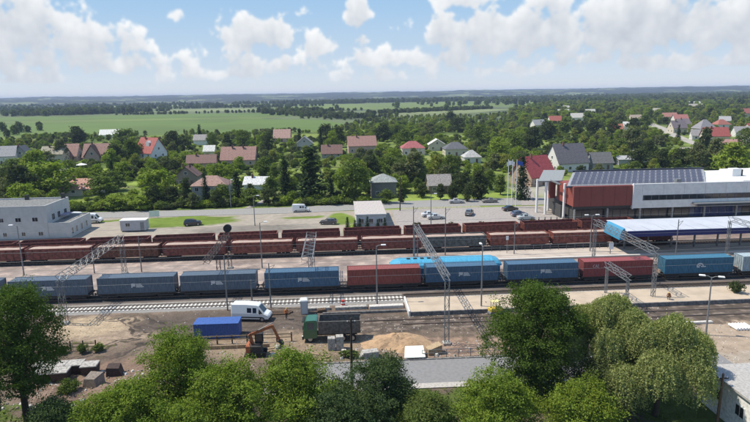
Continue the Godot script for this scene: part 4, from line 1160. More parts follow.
# ---------------------------------------------------------------- catenary portals, masts, lamps
func lattice(b: MB, a: Vector3, e: Vector3, w: float, h: float, step: float, m := 0.05):
	# square truss between two points, w wide and h deep
	var d := (e - a).normalized()
	var up := Vector3.UP if absf(d.y) < 0.9 else Vector3(0, 0, 1)
	var s := d.cross(up).normalized() * w * 0.5
	var u := s.cross(d).normalized() * h * 0.5
	var n := int((e - a).length() / step)
	for k in [[1, 1], [1, -1], [-1, 1], [-1, -1]]:
		b.bar(a + s * k[0] + u * k[1], e + s * k[0] + u * k[1], m * 1.3, m * 1.3)
	for i in n:
		var p := a.lerp(e, i / float(n)); var q := a.lerp(e, (i + 1) / float(n))
		for k in [1, -1]:
			var f := 1 if i % 2 == 0 else -1
			b.bar(p + s * k + u * f, q + s * k - u * f, m, m)
			b.bar(p + u * k + s * f, q + u * k - s * f, m, m)
func portal(label: String, x: float, zn: float, zf: float, h: float, w: float, dp: float, legs: Array, m: Material, lw := 0.7):
	var t := thing("catenary_portal", label, "portal", Vector3(x, 0, zn), 0, "catenary portals over the tracks")
	var b := MB.new()
	lattice(b, Vector3(0, h - dp * 0.5, 0), Vector3(0, h - dp * 0.5, zf - zn), w, dp, 1.1)
	part(t, "beam", b, m)
	for z in legs:
		var l := MB.new()
		lattice(l, Vector3(0, -0.1, z - zn), Vector3(0, h - dp, z - zn), lw, lw, 0.9, 0.045)
		part(t, "leg", l, m)
		bx(t, "footing", Vector3(0, 0.05, z - zn), Vector3(1.0, 0.4, 1.0), M.concrete)
	for z in [-87.2, -92.2]:
		if z < zn and z > zf:
			var dr := MB.new()
			dr.bar(Vector3(0, h - dp, z - zn), Vector3(0, 6.9 if h > 7.6 else h - dp - 0.5, z - zn), 0.08, 0.08)
			dr.bar(Vector3(-0.9, h - dp - 0.6, z - zn), Vector3(0, h - dp - 0.35, z - zn), 0.05, 0.05)
			part(t, "dropper", dr, m)
func build_portals():
	var light: Material = M.galv
	var dk := mat(0.06, 0.045, 0.045, 0.7, M.dirt, 2)
	portal("grey lattice portal slanting across the left of the container train", -40.4, -81.5, -106.0, 7.3, 1.0, 0.9, [-81.7, -105.8], M.steel)
	portal("dark brown portal with a round dark drum on its far end", -21.2, -88.2, -107.0, 7.1, 0.9, 0.7, [-97.0, -107.0], dk, 0.6)
	portal("wide pale ladder-like portal left of the red container", -5.4, -86.5, -104.0, 7.3, 1.7, 0.6, [-96.6, -103.8], light, 0.7)
	portal("pale portal reaching over the blue shelter to a tall near leg", 13.3, -69.4, -99.2, 9.3, 0.75, 0.7, [-69.4, -99.0], light, 0.55)
	portal("large pale lattice portal right of the white lettered red container", 48.0, -82.2, -103.5, 8.2, 0.9, 0.9, [-82.2, -103.4], light, 0.45)
	portal("small low lattice portal in front of the lettered red container", 41.6, -77.8, -84.8, 5.6, 0.8, 0.8, [-78.0, -84.6], light, 0.3)
	portal("pale portal at the right edge beside the platform canopy", 75.2, -86.5, -104.5, 7.7, 0.9, 0.8, [-86.7, -104.4], light, 0.4)
	var dd := MB.new()
	dd.tube([Vector3(0, 0, -0.3), Vector3(0, 0, 0.3)], [0.75, 0.75], 16)
	one("signal_drum", dd, M.black, "round black disc on top of the dark brown portal", "disc", Vector3(-21.2, 7.8, -106.8))
	# far masts carrying brackets
	for a in [[14.4, -110.9, 10.2, "slim pale mast behind the far end of the shelter portal"], [20.8, -110.9, 9.8, "slim pale mast beside the dark grey wagon"], [34.2, -108.7, 7.0, "slim mast with a red and white stripe on the pale platform"], [-37.5, -106.4, 6.8, "slim grey mast right of the left lattice portal"], [-46.2, -106.6, 5.2, "short grey mast under the left lattice portal"],
			[-13.9, -85.0, 4.6, "short thin mast behind the white van roof"], [-11.1, -85.1, 7.1, "thin grey mast right of the white van"], [-17.6, -84.6, 8.6, "tall thin mast left of the white van, before navy container"], [64.5, -103.8, 7.6, "thin mast before the platform canopy"]]:
		var b := MB.new()
		b.tube([Vector3(0, -0.05, 0), Vector3(0, a[2], 0)], [0.12, 0.08], 8)
		var t := thing("mast", a[3], "mast", Vector3(a[0], 0.0, a[1]), 0, "slim masts along the tracks")
		part(t, "pole", b, M.steel)
		var br := MB.new()
		br.bar(Vector3(0, a[2] - 0.6, 0), Vector3(0.9, a[2] - 0.3, 0.0), 0.06, 0.06)
		br.bar(Vector3(0, a[2] - 1.4, 0), Vector3(0.9, a[2] - 0.3, 0.0), 0.05, 0.05)
		part(t, "bracket", br, M.steel)
	# overhead wires
	for a in [[-87.2, 5.65, "contact wire over the newly laid track"], [-92.2, 6.6, "contact wire over the container train"], [-87.2, 6.6, "carrying wire over the newly laid track"], [-98.6, 6.4, "wire over the middle track behind the containers"], [-83.2, 5.1, "low wire in front of the navy containers"], [-114.8, 6.3, "wire over the wagons loaded with gravel"]]:
		var b := MB.new()
		var pts := []; var rad := []
		for i in 33:
			pts.append(Vector3(-110 + i * 7.4, a[1] - (0.16 * absf(sin(i * PI / 4.0)) if a[1] > 6.5 else 0.0), a[0])); rad.append(0.02)
		b.tube(pts, rad, 5, false)
		one("overhead_wire", b, M.galv, a[2], "wire", Vector3.ZERO, 0, "overhead wires")
func lamp(label: String, x: float, z: float, h: float, heads: int, y := 0.0, turn := 0.0):
	var t := thing("lamp_post", label, "lamp post", Vector3(x, y, z), turn, "lamp posts of the yard")
	var b := MB.new()
	b.tube([Vector3(0, -0.05, 0), Vector3(0, h, 0)], [0.13, 0.07], 10)
	part(t, "pole", b, M.galv)
	for i in heads:
		var s := 1.0 if i == 0 else -1.0
		var a := MB.new()
		a.tube([Vector3(0, h - 0.1, 0), Vector3(s * 0.4, h + 0.12, 0), Vector3(s * 0.9, h + 0.15, 0)], [0.05, 0.045, 0.04], 6)
		part(t, "arm", a, M.galv)
		var hd := MB.new()
		hd.cbox(Vector3(s * 1.1, h + 0.17, 0), Vector3(0.75, 0.16, 0.34), 0.06)
		var ho := part(t, "lamp_head", hd, M.cleanwhite)
		bx(ho, "lens", Vector3(s * 1.1, h + 0.075, 0), Vector3(0.55, 0.03, 0.24), M.lampglass)
func build_lamps():
	lamp("lamp post before the white building at the left edge", -59.1, -106.9, 9.4, 1, 0, 180)
	lamp("lamp post in front of the maroon wagons behind the navy container", -15.1, -106.3, 8.8, 1)
	lamp("lamp post with arm over the red container left of shelter", 5.3, -84.9, 9.3, 1)
	lamp("tall lamp post standing on the sandy platform, white head", 20.7, -80.9, 9.3, 1, 0.5, 90)
	lamp("two-headed lamp post by the red wagons right of the masts", 49.8, -109.0, 7.3, 2, 0.4)
	lamp("tall two-headed lamp post beside the willow on the right", 47.9, -68.8, 8.0, 2, 0, -25)
	lamp("street lamp at the dirt yard before the road", -21.6, -143.5, 7.5, 1)
	lamp("lamp post at the front of the parking lot", 22.0, -136.5, 8.0, 1)
	lamp("street lamp by the road opposite the hipped brown house", -32.0, -168.5, 8.0, 1, 0, 60)
	# utility poles of wood
	for a in [[0.7, -58.0, 8.7, "dark wooden utility pole beside the lane, between the front trees"], [35.9, -48.6, 5.4, "leaning wooden pole beside the low building, lower right"], [-9.0, -176.0, 9.0, "wooden pole behind the road near the dark conifers"], [16.6, -157.0, 9.5, "tall thin pole right of the low white building"]]:
		var b := MB.new()
		b.tube([Vector3(0, -0.1, 0), Vector3(0.1, a[2], 0)], [0.16, 0.1], 8)
		var t := thing("utility_pole", a[3], "pole", Vector3(a[0], -0.02, a[1]), 0, "utility poles")
		part(t, "pole", b, M.darkwood if a[0] < 30 else M.wood)
		bx(t, "crossarm", Vector3(0.1, a[2] - 0.5, 0), Vector3(1.1, 0.1, 0.1), M.darkwood)
		for s in [-0.4, 0.4]:
			bx(t, "insulator", Vector3(0.1 + s, a[2] - 0.38, 0), Vector3(0.08, 0.16, 0.08), M.white)
	# platform signal
	var sg := thing("platform_signal", "short post with white sign on the pale platform", "signal", Vector3(33.0, 0.42, -109.6))
	bx(sg, "post", Vector3(0, 1.6, 0), Vector3(0.1, 3.2, 0.1), M.galv)
	bx(sg, "sign_plate", Vector3(0, 3.1, 0.08), Vector3(0.5, 0.8, 0.05), M.cleanwhite)
	var sg2 := thing("platform_signal", "pale upright sign below the bright blue canopy end", "signal", Vector3(52.8, 0.42, -106.6))
	bx(sg2, "post", Vector3(0, 0.9, 0), Vector3(0.12, 1.8, 0.12), M.galv)
	bx(sg2, "sign_plate", Vector3(0.1, 1.6, 0.09), Vector3(0.9, 1.3, 0.06), M.cleanwhite)

# ---------------------------------------------------------------- vehicles
func loft(b: MB, st: Array, from := 0, to := 99):
	# stations: [x, y bottom, y belt, y top, half width bottom, belt, top]
	for i in range(from, mini(to, st.size() - 1)):
		var r := [ring_of(st[i]), ring_of(st[i + 1])]
		for k in 6:
			var k2 := (k + 1) % 6
			b.quad(r[0][k2], r[0][k], r[1][k], r[1][k2])
	for e in [0, st.size() - 1]:
		var g := ring_of(st[e])
		if e == 0:
			b.quad(g[0], g[1], g[4], g[5]); b.quad(g[1], g[2], g[3], g[4])
		else:
			b.quad(g[5], g[4], g[1], g[0]); b.quad(g[4], g[3], g[2], g[1])
func ring_of(s: Array) -> Array:
	return [Vector3(s[0], s[1], s[4]), Vector3(s[0], s[2], s[5]), Vector3(s[0], s[3], s[6]), Vector3(s[0], s[3], -s[6]), Vector3(s[0], s[2], -s[5]), Vector3(s[0], s[1], -s[4])]
func wheel(t: Node, x: float, z: float, r: float, w := 0.22):
	var b := MB.new()
	b.tube([Vector3(x, r, z - w * 0.5), Vector3(x, r, z + w * 0.5)], [r, r], 16)
	var o := part(t, "wheel", b, M.tyre)
	var s := signf(z)
	var h := MB.new()
	h.tube([Vector3(x, r, z + s * w * 0.3), Vector3(x, r, z + s * (w * 0.5 + 0.012))], [r * 0.62, r * 0.58], 12)
	part(o, "rim", h, M.rim)
func side_glass(t: Node, a: Array, e: Array, f0: float, f1: float, x0: float, x1: float):
	# side panes between belt (share f0) and top (share f1) of two stations
	for s in [1.0, -1.0]:
		var g := MB.new()
		var q := []
		for c in [[x0, f0], [x1, f0], [x1, f1], [x0, f1]]:
			var y := lerpf(lerpf(a[2], a[3], c[1]), lerpf(e[2], e[3], c[1]), c[0])
			var z := lerpf(lerpf(a[5], a[6], c[1]), lerpf(e[5], e[6], c[1]), c[0]) + 0.012
			q.append(Vector3(lerpf(a[0], e[0], c[0]), y, z * s))
		if s > 0: g.quad(q[0], q[1], q[2], q[3])
		else: g.quad(q[3], q[2], q[1], q[0])
		part(t, "side_window", g, M.glass)
func top_glass(t: Node, called: String, a: Array, e: Array):
	var g := MB.new()
	var d := Vector3(-(e[3] - a[3]), e[0] - a[0], 0).normalized() * 0.014
	var i := 0.9
	var p := Vector3(a[0], a[3], 0).lerp(Vector3(e[0], e[3], 0), 0.08) + d; var q := Vector3(a[0], a[3], 0).lerp(Vector3(e[0], e[3], 0), 0.92) + d
	g.quad(p + Vector3(0, 0, a[6] * i), q + Vector3(0, 0, e[6] * i), q - Vector3(0, 0, e[6] * i), p - Vector3(0, 0, a[6] * i))
	part(t, called, g, M.glass)
func paintm(c: Color) -> StandardMaterial3D:
	var m := mat(c.r, c.g, c.b, 0.35)
	m.clearcoat_enabled = true; m.clearcoat = 0.8; m.clearcoat_roughness = 0.08
	return m
func car(label: String, c: Color, x: float, z: float, turn: float, kind := "sedan"):
	var t := thing("parked_car" if kind != "driving" else "moving_car", label, "car", Vector3(x, 0.0, z), turn)
	var up := 0.16 if kind == "suv" else 0.0
	var hatch := kind == "suv" or kind == "hatch"
	var st := [[-2.2, 0.42, 0.7, 0.86, 0.7, 0.78, 0.7], [-2.08, 0.26, 0.9, 0.98 if not hatch else 1.02 + up, 0.82, 0.87, 0.72], [-1.45 if not hatch else -1.95, 0.24, 0.95, 1.02 + up if not hatch else 1.1 + up, 0.84, 0.89, 0.7], [-0.75 if not hatch else -1.55, 0.22, 0.96, 1.44 + up, 0.84, 0.9, 0.58],
		[0.2, 0.22, 0.94, 1.46 + up, 0.84, 0.9, 0.6], [1.0, 0.22, 0.9, 0.98 + up, 0.84, 0.89, 0.72], [1.85, 0.24, 0.76, 0.82 + up, 0.82, 0.86, 0.7], [2.2, 0.4, 0.6, 0.66 + up * 0.7, 0.68, 0.74, 0.62]]
	var b := MB.new()
	loft(b, st)
	part(t, "body", b, paintm(c))
	top_glass(t, "rear_window", st[2], st[3]); top_glass(t, "windscreen", st[4], st[5])
	side_glass(t, st[3], st[4], 0.15, 0.9, 0.04, 0.47); side_glass(t, st[3], st[4], 0.15, 0.9, 0.53, 0.98)
	for q in [[-1.38, 0.8], [1.32, 0.8], [-1.38, -0.8], [1.32, -0.8]]: wheel(t, q[0], q[1], 0.32 + up * 0.2)
	for s in [-1, 1]:
		bx(t, "headlight", Vector3(2.1, 0.66 + up * 0.7, s * 0.55), Vector3(0.22, 0.12, 0.26), M.lampglass)
		bx(t, "taillight", Vector3(-2.17, 0.78, s * 0.6), Vector3(0.1, 0.16, 0.22), M.redpaint)
		bx(t, "mirror", Vector3(0.75, 1.0 + up, s * 0.97), Vector3(0.12, 0.12, 0.18), paintm(c))
	bx(t, "bumper", Vector3(2.15, 0.42, 0), Vector3(0.16, 0.18, 1.5), M.black)
	bx(t, "number_plate", Vector3(-2.215, 0.6, 0), Vector3(0.03, 0.11, 0.5), M.cleanwhite)
	return t
func van(label: String, x: float, z: float, turn: float, scale_ := 1.0, c := Color(0.78, 0.78, 0.77)):
	var t := thing("white_van", label, "van", Vector3(x, 0.0, z), turn)
	var st := [[-2.8, 0.5, 1.2, 2.35, 0.88, 0.94, 0.8], [-2.7, 0.38, 1.2, 2.5, 0.93, 0.98, 0.82], [-0.5, 0.38, 1.2, 2.52, 0.93, 0.98, 0.83], [0.95, 0.38, 1.2, 2.42, 0.93, 0.98, 0.8], [1.25, 0.38, 1.18, 2.3, 0.93, 0.98, 0.78], [2.05, 0.38, 1.12, 1.3, 0.93, 0.96, 0.82], [2.6, 0.4, 0.9, 1.08, 0.9, 0.92, 0.8], [2.8, 0.5, 0.72, 0.85, 0.8, 0.82, 0.74]]
	var b := MB.new()
	loft(b, st)
	part(t, "body", b, paintm(c))
	top_glass(t, "windscreen", st[4], st[5])
	side_glass(t, st[2], st[3], 0.12, 0.66, 0.05, 0.5); side_glass(t, st[2], st[3], 0.1, 0.7, 0.62, 1.0)
	var q := MB.new()
	for s in [1.0, -1.0]:
		var g := MB.new()
		var p := [Vector3(1.27, 1.28, 0.985 * s), Vector3(1.9, 1.2, 0.95 * s), Vector3(1.32, 1.95, 0.86 * s)]
		if s > 0: g.tri(p[0], p[1], p[2])
		else: g.tri(p[2], p[1], p[0])
		part(t, "side_window", g, M.glass)
		bx(t, "headlight", Vector3(2.62, 0.86, s * 0.66), Vector3(0.2, 0.2, 0.22), M.lampglass)
		bx(t, "taillight", Vector3(-2.79, 1.2, s * 0.84), Vector3(0.08, 0.5, 0.12), M.redpaint)
		bx(t, "mirror", Vector3(1.5, 1.4, s * 1.12), Vector3(0.14, 0.3, 0.22), M.black)
		bx(t, "side_trim", Vector3(0, 0.66, s * 0.965), Vector3(3.4, 0.16, 0.05), M.black)
	for w in [[-1.75, 0.85], [1.75, 0.85], [-1.75, -0.85], [1.75, -0.85]]: wheel(t, w[0], w[1], 0.36)
	bx(t, "bumper", Vector3(2.74, 0.46, 0), Vector3(0.2, 0.24, 1.7), M.black)
	for s in [-1, 1]: bx(t, "rear_door", Vector3(-2.815, 1.35, s * 0.42), Vector3(0.03, 1.7, 0.8), paintm(c))
	t.scale = Vector3.ONE * scale_
	return t
func build_vehicles():
	van("white panel van with a long roof parked in the works yard", -13.3, -80.6, -9, 1.0)
	van("white van driving on the road behind the dirt yard", -11.0, -159.5, 2, 0.86)
	van("white van with high roof parked right of the white building", -65.4, -152.5, 6, 1.0)
	van("second white van, half hidden behind the white annex", -70.4, -155.6, 4, 0.95)
	car("dark car parked on the grass strip by the dirt yard", Color(0.02, 0.022, 0.025), -37.6, -146.0, 12, "suv")
	car("dark grey estate car beside the kiosk lawn", Color(0.06, 0.055, 0.06), -3.1, -142.8, 172, "hatch")
	car("white car with dark glass, rear one of the pair at the left of the lot", Color(0.6, 0.6, 0.6), 23.5, -148.2, 8, "sedan")
	car("silver car, front one of the pair at the left of the lot", Color(0.45, 0.46, 0.46), 24.6, -145.0, 6, "sedan")
	car("grey van-like car alone in the middle of the lot", Color(0.13, 0.14, 0.14), 34.3, -148.8, 68, "suv")
	car("silver car driving along the road above the lot", Color(0.42, 0.42, 0.42), 34.3, -166.0, -2, "driving")
	car("grey car on the road left of the flagpoles", Color(0.2, 0.19, 0.18), 44.2, -165.6, 178, "driving")
	car("black car at the back of the right row", Color(0.015, 0.014, 0.016), 46.6, -153.0, 14, "sedan")
	car("blue-grey car in the middle of the right row", Color(0.09, 0.11, 0.16), 46.8, -145.6, 12, "hatch")
	car("pale silver car at the front of the right row", Color(0.4, 0.44, 0.44), 47.2, -141.4, 8, "sedan")
	car("small light car on the pale road far right", Color(0.5, 0.5, 0.5), 196.0, -304.0, 10, "driving")
	# dump truck
	var t := thing("dump_truck", "dump truck with green cab and grey open tipper body", "truck", Vector3(-1.7, 0, -72.6), 180 - 2.0)
	var cab := MB.new()
	var st := [[1.75, 0.75, 1.75, 2.95, 1.15, 1.2, 1.1], [1.95, 0.6, 1.75, 3.05, 1.18, 1.22, 1.12], [3.15, 0.55, 1.75, 3.0, 1.18, 1.22, 1.1], [3.45, 0.55, 1.7, 2.75, 1.16, 1.2, 1.06], [3.62, 0.6, 1.6, 1.72, 1.12, 1.16, 1.08]]
	loft(cab, st)
	part(t, "cab", cab, paintm(Color(0.02, 0.11, 0.05)))
	top_glass(t, "windscreen", st[3], st[4]); side_glass(t, st[1], st[2], 0.1, 0.75, 0.2, 0.9)
	bx(t, "sun_visor", Vector3(3.6, 2.85, 0), Vector3(0.3, 0.08, 2.1), M.black)
	bx(t, "bumper", Vector3(3.66, 0.62, 0), Vector3(0.2, 0.4, 2.3), M.black)
	for s in [-1, 1]:
		bx(t, "headlight", Vector3(3.72, 0.78, s * 0.85), Vector3(0.12, 0.16, 0.3), M.lampglass)
		bx(t, "mirror", Vector3(3.55, 2.2, s * 1.4), Vector3(0.1, 0.5, 0.2), M.black)
	bx(t, "chassis", Vector3(-0.2, 0.85, 0), Vector3(6.6, 0.3, 0.9), M.darksteel)
	bx(t, "fuel_tank", Vector3(0.8, 0.75, 0.95), Vector3(1.1, 0.5, 0.5), M.galv)
	var bed_ := MB.new()
	var gm := mat(0.14, 0.13, 0.12, 0.7, M.dirt, 3)
	bed_.box(Vector3(-1.15, 1.22, 0), Vector3(5.3, 0.12, 2.2))
	for s in [-1, 1]:
		bed_.hexa([Vector3(-3.85, 1.2, s * 1.16 + 0.04), Vector3(1.55, 1.2, s * 1.16 + 0.04), Vector3(1.55, 1.2, s * 1.16 - 0.04), Vector3(-3.85, 1.2, s * 1.16 - 0.04), Vector3(-3.95, 2.85, s * 1.22 + 0.04), Vector3(1.55, 2.85, s * 1.22 + 0.04), Vector3(1.55, 2.85, s * 1.22 - 0.04), Vector3(-3.95, 2.85, s * 1.22 - 0.04)])
		bed_.box(Vector3(-1.2, 2.9, s * 1.22), Vector3(5.5, 0.12, 0.16))
		for i in 7: bed_.box(Vector3(-3.6 + i * 0.82, 2.0, s * 1.24), Vector3(0.1, 1.6, 0.08))
	bed_.box(Vector3(1.55, 2.05, 0), Vector3(0.08, 1.7, 2.36)); bed_.box(Vector3(-3.9, 1.95, 0), Vector3(0.08, 1.5, 2.3))
	part(t, "tipper_body", bed_, gm)
	for x in [2.7, -1.6, -2.85]:
		for s in [-1, 1]: wheel(t, x, s * 0.98, 0.5, 0.34)
	# excavator with raised arm
	var e := thing("mini_excavator", "small excavator with rusty orange arm digging beside the wooden fence", "excavator", Vector3(-10.9, 0, -68.6), 0)
	var org := mat(0.42, 0.13, 0.045, 0.6, M.dirt, 1.5)
	for s in [-1, 1]:
		var tr := MB.new()
		var poly := PackedVector2Array()
		for k in 14:
			var an := TAU * k / 14
			poly.append(Vector2(cos(an) * 0.28 + (0.75 if cos(an) > 0 else -0.75), 0.28 + sin(an) * 0.28))
		tr.prism(poly, s * 0.62 - 0.17, s * 0.62 + 0.17)
		part(e, "track", tr, M.tyre)
	bx(e, "undercarriage", Vector3(0, 0.42, 0), Vector3(1.2, 0.24, 0.9), M.darksteel)
	var hb := MB.new()
	hb.cbox(Vector3(-0.25, 0.95, 0), Vector3(1.5, 0.8, 1.3), 0.12)
	part(e, "housing", hb, M.darksteel)
	var cf := MB.new()
	for p in [[-0.2, 0.0], [0.6, 0.0], [-0.2, -0.6], [0.6, -0.6]]: cf.box(Vector3(p[0], 1.85, p[1]), Vector3(0.07, 1.1, 0.07))
	cf.cbox(Vector3(0.2, 2.43, -0.3), Vector3(0.95, 0.1, 0.75), 0.03)
	part(e, "cab", cf, M.black)
	bx(e, "cab_window", Vector3(0.2, 1.85, -0.3), Vector3(0.76, 1.0, 0.55), M.glass)
	var boom := MB.new()
	boom.bar(Vector3(-0.35, 1.0, 0.3), Vector3(-0.75, 2.55, 0.2), 0.22, 0.34)
	boom.bar(Vector3(-0.75, 2.5, 0.2), Vector3(1.75, 3.35, 0.0), 0.2, 0.3)
	part(e, "boom", boom, org)
	var stick := MB.new()
	stick.bar(Vector3(1.75, 3.45, 0.0), Vector3(2.5, 1.55, -0.1), 0.18, 0.28)
	part(e, "stick", stick, org)
	var cyl := MB.new()
	cyl.tube([Vector3(0.1, 2.95, 0.25), Vector3(1.85, 3.75, 0.02)], [0.06, 0.05], 8)
	part(e, "cylinder", cyl, M.steel)
	var bk := MB.new()
	bk.prism(PackedVector2Array([Vector2(2.3, 1.6), Vector2(2.75, 1.6), Vector2(2.95, 1.1), Vector2(2.75, 0.75), Vector2(2.35, 0.8), Vector2(2.6, 1.0), Vector2(2.55, 1.3)]), -0.45, 0.3)
	part(e, "bucket", bk, M.darksteel)
	var cw := MB.new()
	cw.cbox(Vector3(-0.95, 1.0, 0), Vector3(0.5, 0.9, 1.35), 0.15)
	part(e, "counterweight", cw, org)
	var bl := MB.new()
	bl.bar(Vector3(-1.35, 0.1, 0.75), Vector3(-1.35, 0.1, -0.75), 0.12, 0.4)
	bl.bar(Vector3(-1.3, 0.25, 0.4), Vector3(-0.6, 0.4, 0.4), 0.1, 0.1)
	bl.bar(Vector3(-1.3, 0.25, -0.4), Vector3(-0.6, 0.4, -0.4), 0.1, 0.1)
	part(e, "dozer_blade", bl, M.darksteel)
	var ho := MB.new()
	ho.tube([Vector3(-0.3, 1.3, 0.42), Vector3(-0.9, 2.0, 0.4), Vector3(-0.6, 2.85, 0.34), Vector3(0.3, 3.05, 0.26)], [0.035, 0.035, 0.035, 0.035], 6)
	part(e, "hose", ho, M.black)
	e.scale = Vector3.ONE * 1.12

# ---------------------------------------------------------------- things on the works yard
func heap(rx: float, rz: float, h: float, seed_: int, m: Material) -> MB:
	var fn := FastNoiseLite.new()
	fn.seed = seed_; fn.frequency = 0.35
	var b := MB.new()
	var nr := 12; var na := 40
	var pts := []
	for i in nr + 1:
		var row := []
		for k in na:
			var an := TAU * k / na
			var f := i / float(nr)
			var edge := 1.0 + fn.get_noise_2d(cos(an) * 3, sin(an) * 3) * 0.35
			var p := Vector3(cos(an) * rx * f * edge, 0, sin(an) * rz * f * edge)
			p.y = -0.08 + h * (1 - f * f) * (1 - 0.3 * f) * (1 + fn.get_noise_2d(p.x * 1.4 + 50, p.z * 1.4) * 0.45) + fn.get_noise_2d(p.x * 5, p.z * 5) * 0.15 * (1 - f)
			row.append(p)
		pts.append(row)
	for i in nr:
		for k in na:
			var k2 := (k + 1) % na
			b.quad(pts[i][k], pts[i][k2], pts[i + 1][k2], pts[i + 1][k])
	return b
func build_site():
	# blue box container
	var t := thing("storage_container", "small blue storage container with light blue roof beside the white van", "container", Vector3(-17.1, 0, -75.2), -1)
	var b := MB.new()
	var n := 20
	for i in n:
		for s in [-1.0, 1.0]:
			b.box(Vector3(-2.9 + 5.8 * (i + 0.5) / n, 1.05, s * 1.17), Vector3(5.8 / n * 0.55, 1.8, 0.06))
	b.box(Vector3(0, 1.05, 0), Vector3(5.9, 2.0, 2.3))
	var bl := mat(0.045, 0.11, 0.36, 0.5, M.fine, 3)
	part(t, "shell", b, bl)
	bx(t, "roof", Vector3(0, 2.11, 0), Vector3(6.05, 0.1, 2.45), bl)
	for s in [-1, 1]: bx(t, "door", Vector3(2.98, 1.05, s * 0.56), Vector3(0.06, 1.8, 1.05), bl)
	for x in [-2.9, 2.9]:
		for z in [-1.16, 1.16]: bx(t, "corner_post", Vector3(x, 1.06, z), Vector3(0.14, 2.0, 0.14), bl)
	# portable toilet
	var p := thing("portable_toilet", "pale grey portable toilet with white domed roof", "toilet", Vector3(-5.8, 0, -82.3), 4)
	bx(p, "wall", Vector3(0, 1.0, 0), Vector3(1.1, 2.0, 1.1), mat(0.4, 0.42, 0.43, 0.6))
	bx(p, "door", Vector3(0, 1.0, 0.57), Vector3(0.8, 1.8, 0.04), mat(0.5, 0.52, 0.53, 0.5))
	var rb := MB.new()
	for i in 4:
		var r0 := cos(i * PI / 8); var r1 := cos((i + 1) * PI / 8)
		var y0 := 2.0 + sin(i * PI / 8) * 0.4; var y1 := 2.0 + sin((i + 1) * PI / 8) * 0.4
		var q := []
		for c in [[-1, 1], [1, 1], [1, -1], [-1, -1]]: q.append(Vector3(c[0] * 0.6 * r0, y0, c[1] * 0.6 * r0))
		for c in [[-1, 1], [1, 1], [1, -1], [-1, -1]]: q.append(Vector3(c[0] * 0.6 * r1, y1, c[1] * 0.6 * r1))
		rb.hexa(q)
	part(p, "roof", rb, M.cleanwhite)
	# traffic barrel
	var c := thing("traffic_barrel", "red and white warning barrel by the new track", "barrel", Vector3(0.0, 0, -83.9))
	for i in 5:
		var cb := MB.new()
		cb.tube([Vector3(0, i * 0.24, 0), Vector3(0, i * 0.24 + 0.24, 0)], [0.42 - i * 0.035, 0.385 - i * 0.035], 14)
		part(c, "band", cb, M.redpaint if i % 2 == 0 else M.white)
	# sand heap
	var sand := rel(mat(0.45, 0.3, 0.18, 0.95, tile("sandy", 0.02, 0.72, 1.15, 6, 101), 4), "bal", 0.12, 3)
	one("sand_heap", heap(5.0, 2.7, 1.15, 3, sand), sand, "low wide orange sand heap right of the dump truck", "sand heap", Vector3(7.0, 0, -70.6))
	one("sand_heap", heap(1.7, 1.2, 0.75, 8, sand), sand, "small darker sand pile at the front of the wide heap", "sand heap", Vector3(7.8, 0, -68.2))
	var earth := rel(mat(0.25, 0.17, 0.13, 0.95, M.dirt, 3), "bal", 0.12, 4)
	one("earth_heap", heap(3.2, 2.2, 0.9, 12, earth), earth, "low brown earth heap beside the concrete block at lower left", "earth heap", Vector3(-26.2, 0, -60.4))
	one("earth_heap", heap(2.8, 1.8, 0.8, 14, earth), earth, "low earth heap between the left tree and the dark bins", "earth heap", Vector3(-31.5, 0, -60.3))
	one("earth_heap", heap(2.2, 1.2, 0.5, 16, earth), earth, "pinkish earth ridge right of the sand heap", "earth heap", Vector3(14.6, 0, -67.3))
	# dark bins with pale lids
	var k := 0
	for q in [[-36.0, -66.2], [-34.0, -66.0], [-32.1, -66.1], [-34.9, -64.2], [-33.0, -64.3], [-30.2, -65.6]]:
		var w := thing("waste_bin", "dark bin with pale lid beside the concrete block, %s" % ["back row, left", "back row, middle", "back row, right", "front row, left", "front row, right", "standing apart on the right"][k], "bin", Vector3(q[0], 0, q[1]), rng.randf_range(-6, 6), "dark bins with pale lids")
		k += 1
		var wb := MB.new()
		wb.hexa([Vector3(-0.8, 0.05, 0.7), Vector3(0.8, 0.05, 0.7), Vector3(0.8, 0.05, -0.7), Vector3(-0.8, 0.05, -0.7), Vector3(-0.92, 1.05, 0.8), Vector3(0.92, 1.05, 0.8), Vector3(0.92, 1.05, -0.8), Vector3(-0.92, 1.05, -0.8)])
		part(w, "bin_body", wb, M.rustdark)
		var lb := MB.new()
		lb.cbox(Vector3(0, 1.13, 0), Vector3(1.9, 0.14, 1.66), 0.05)
		part(w, "lid", lb, M.concrete)
	var rk := MB.new()
	rk.hexa([Vector3(-1.2, -0.05, 1.0), Vector3(1.1, -0.05, 1.1), Vector3(1.2, -0.05, -0.9), Vector3(-1.1, -0.05, -1.0), Vector3(-1.0, 1.3, 0.8), Vector3(0.8, 1.5, 1.0), Vector3(1.1, 1.8, -0.8), Vector3(-0.9, 1.8, -0.8)])
	one("concrete_block", rk, mat(0.24, 0.2, 0.17, 0.9, M.dirt, 2), "large tilted pale concrete block with dark front", "block", Vector3(-28.6, 0, -62.6), -12).scale = Vector3(0.78, 0.72, 0.8)
	var rk2 := MB.new()
	rk2.hexa([Vector3(-1.0, -0.05, 0.7), Vector3(1.1, -0.05, 0.8), Vector3(1.1, -0.05, -0.7), Vector3(-1.0, -0.05, -0.7), Vector3(-0.9, 1.3, 0.6), Vector3(0.7, 1.1, 0.6), Vector3(0.8, 1.4, -0.6), Vector3(-0.8, 1.5, -0.6)])
	one("concrete_block", rk2, M.rustdark, "dark block with broken top right of the pale concrete block", "block", Vector3(-27.2, 0, -65.0), 8).scale = Vector3(0.85, 0.8, 0.85)
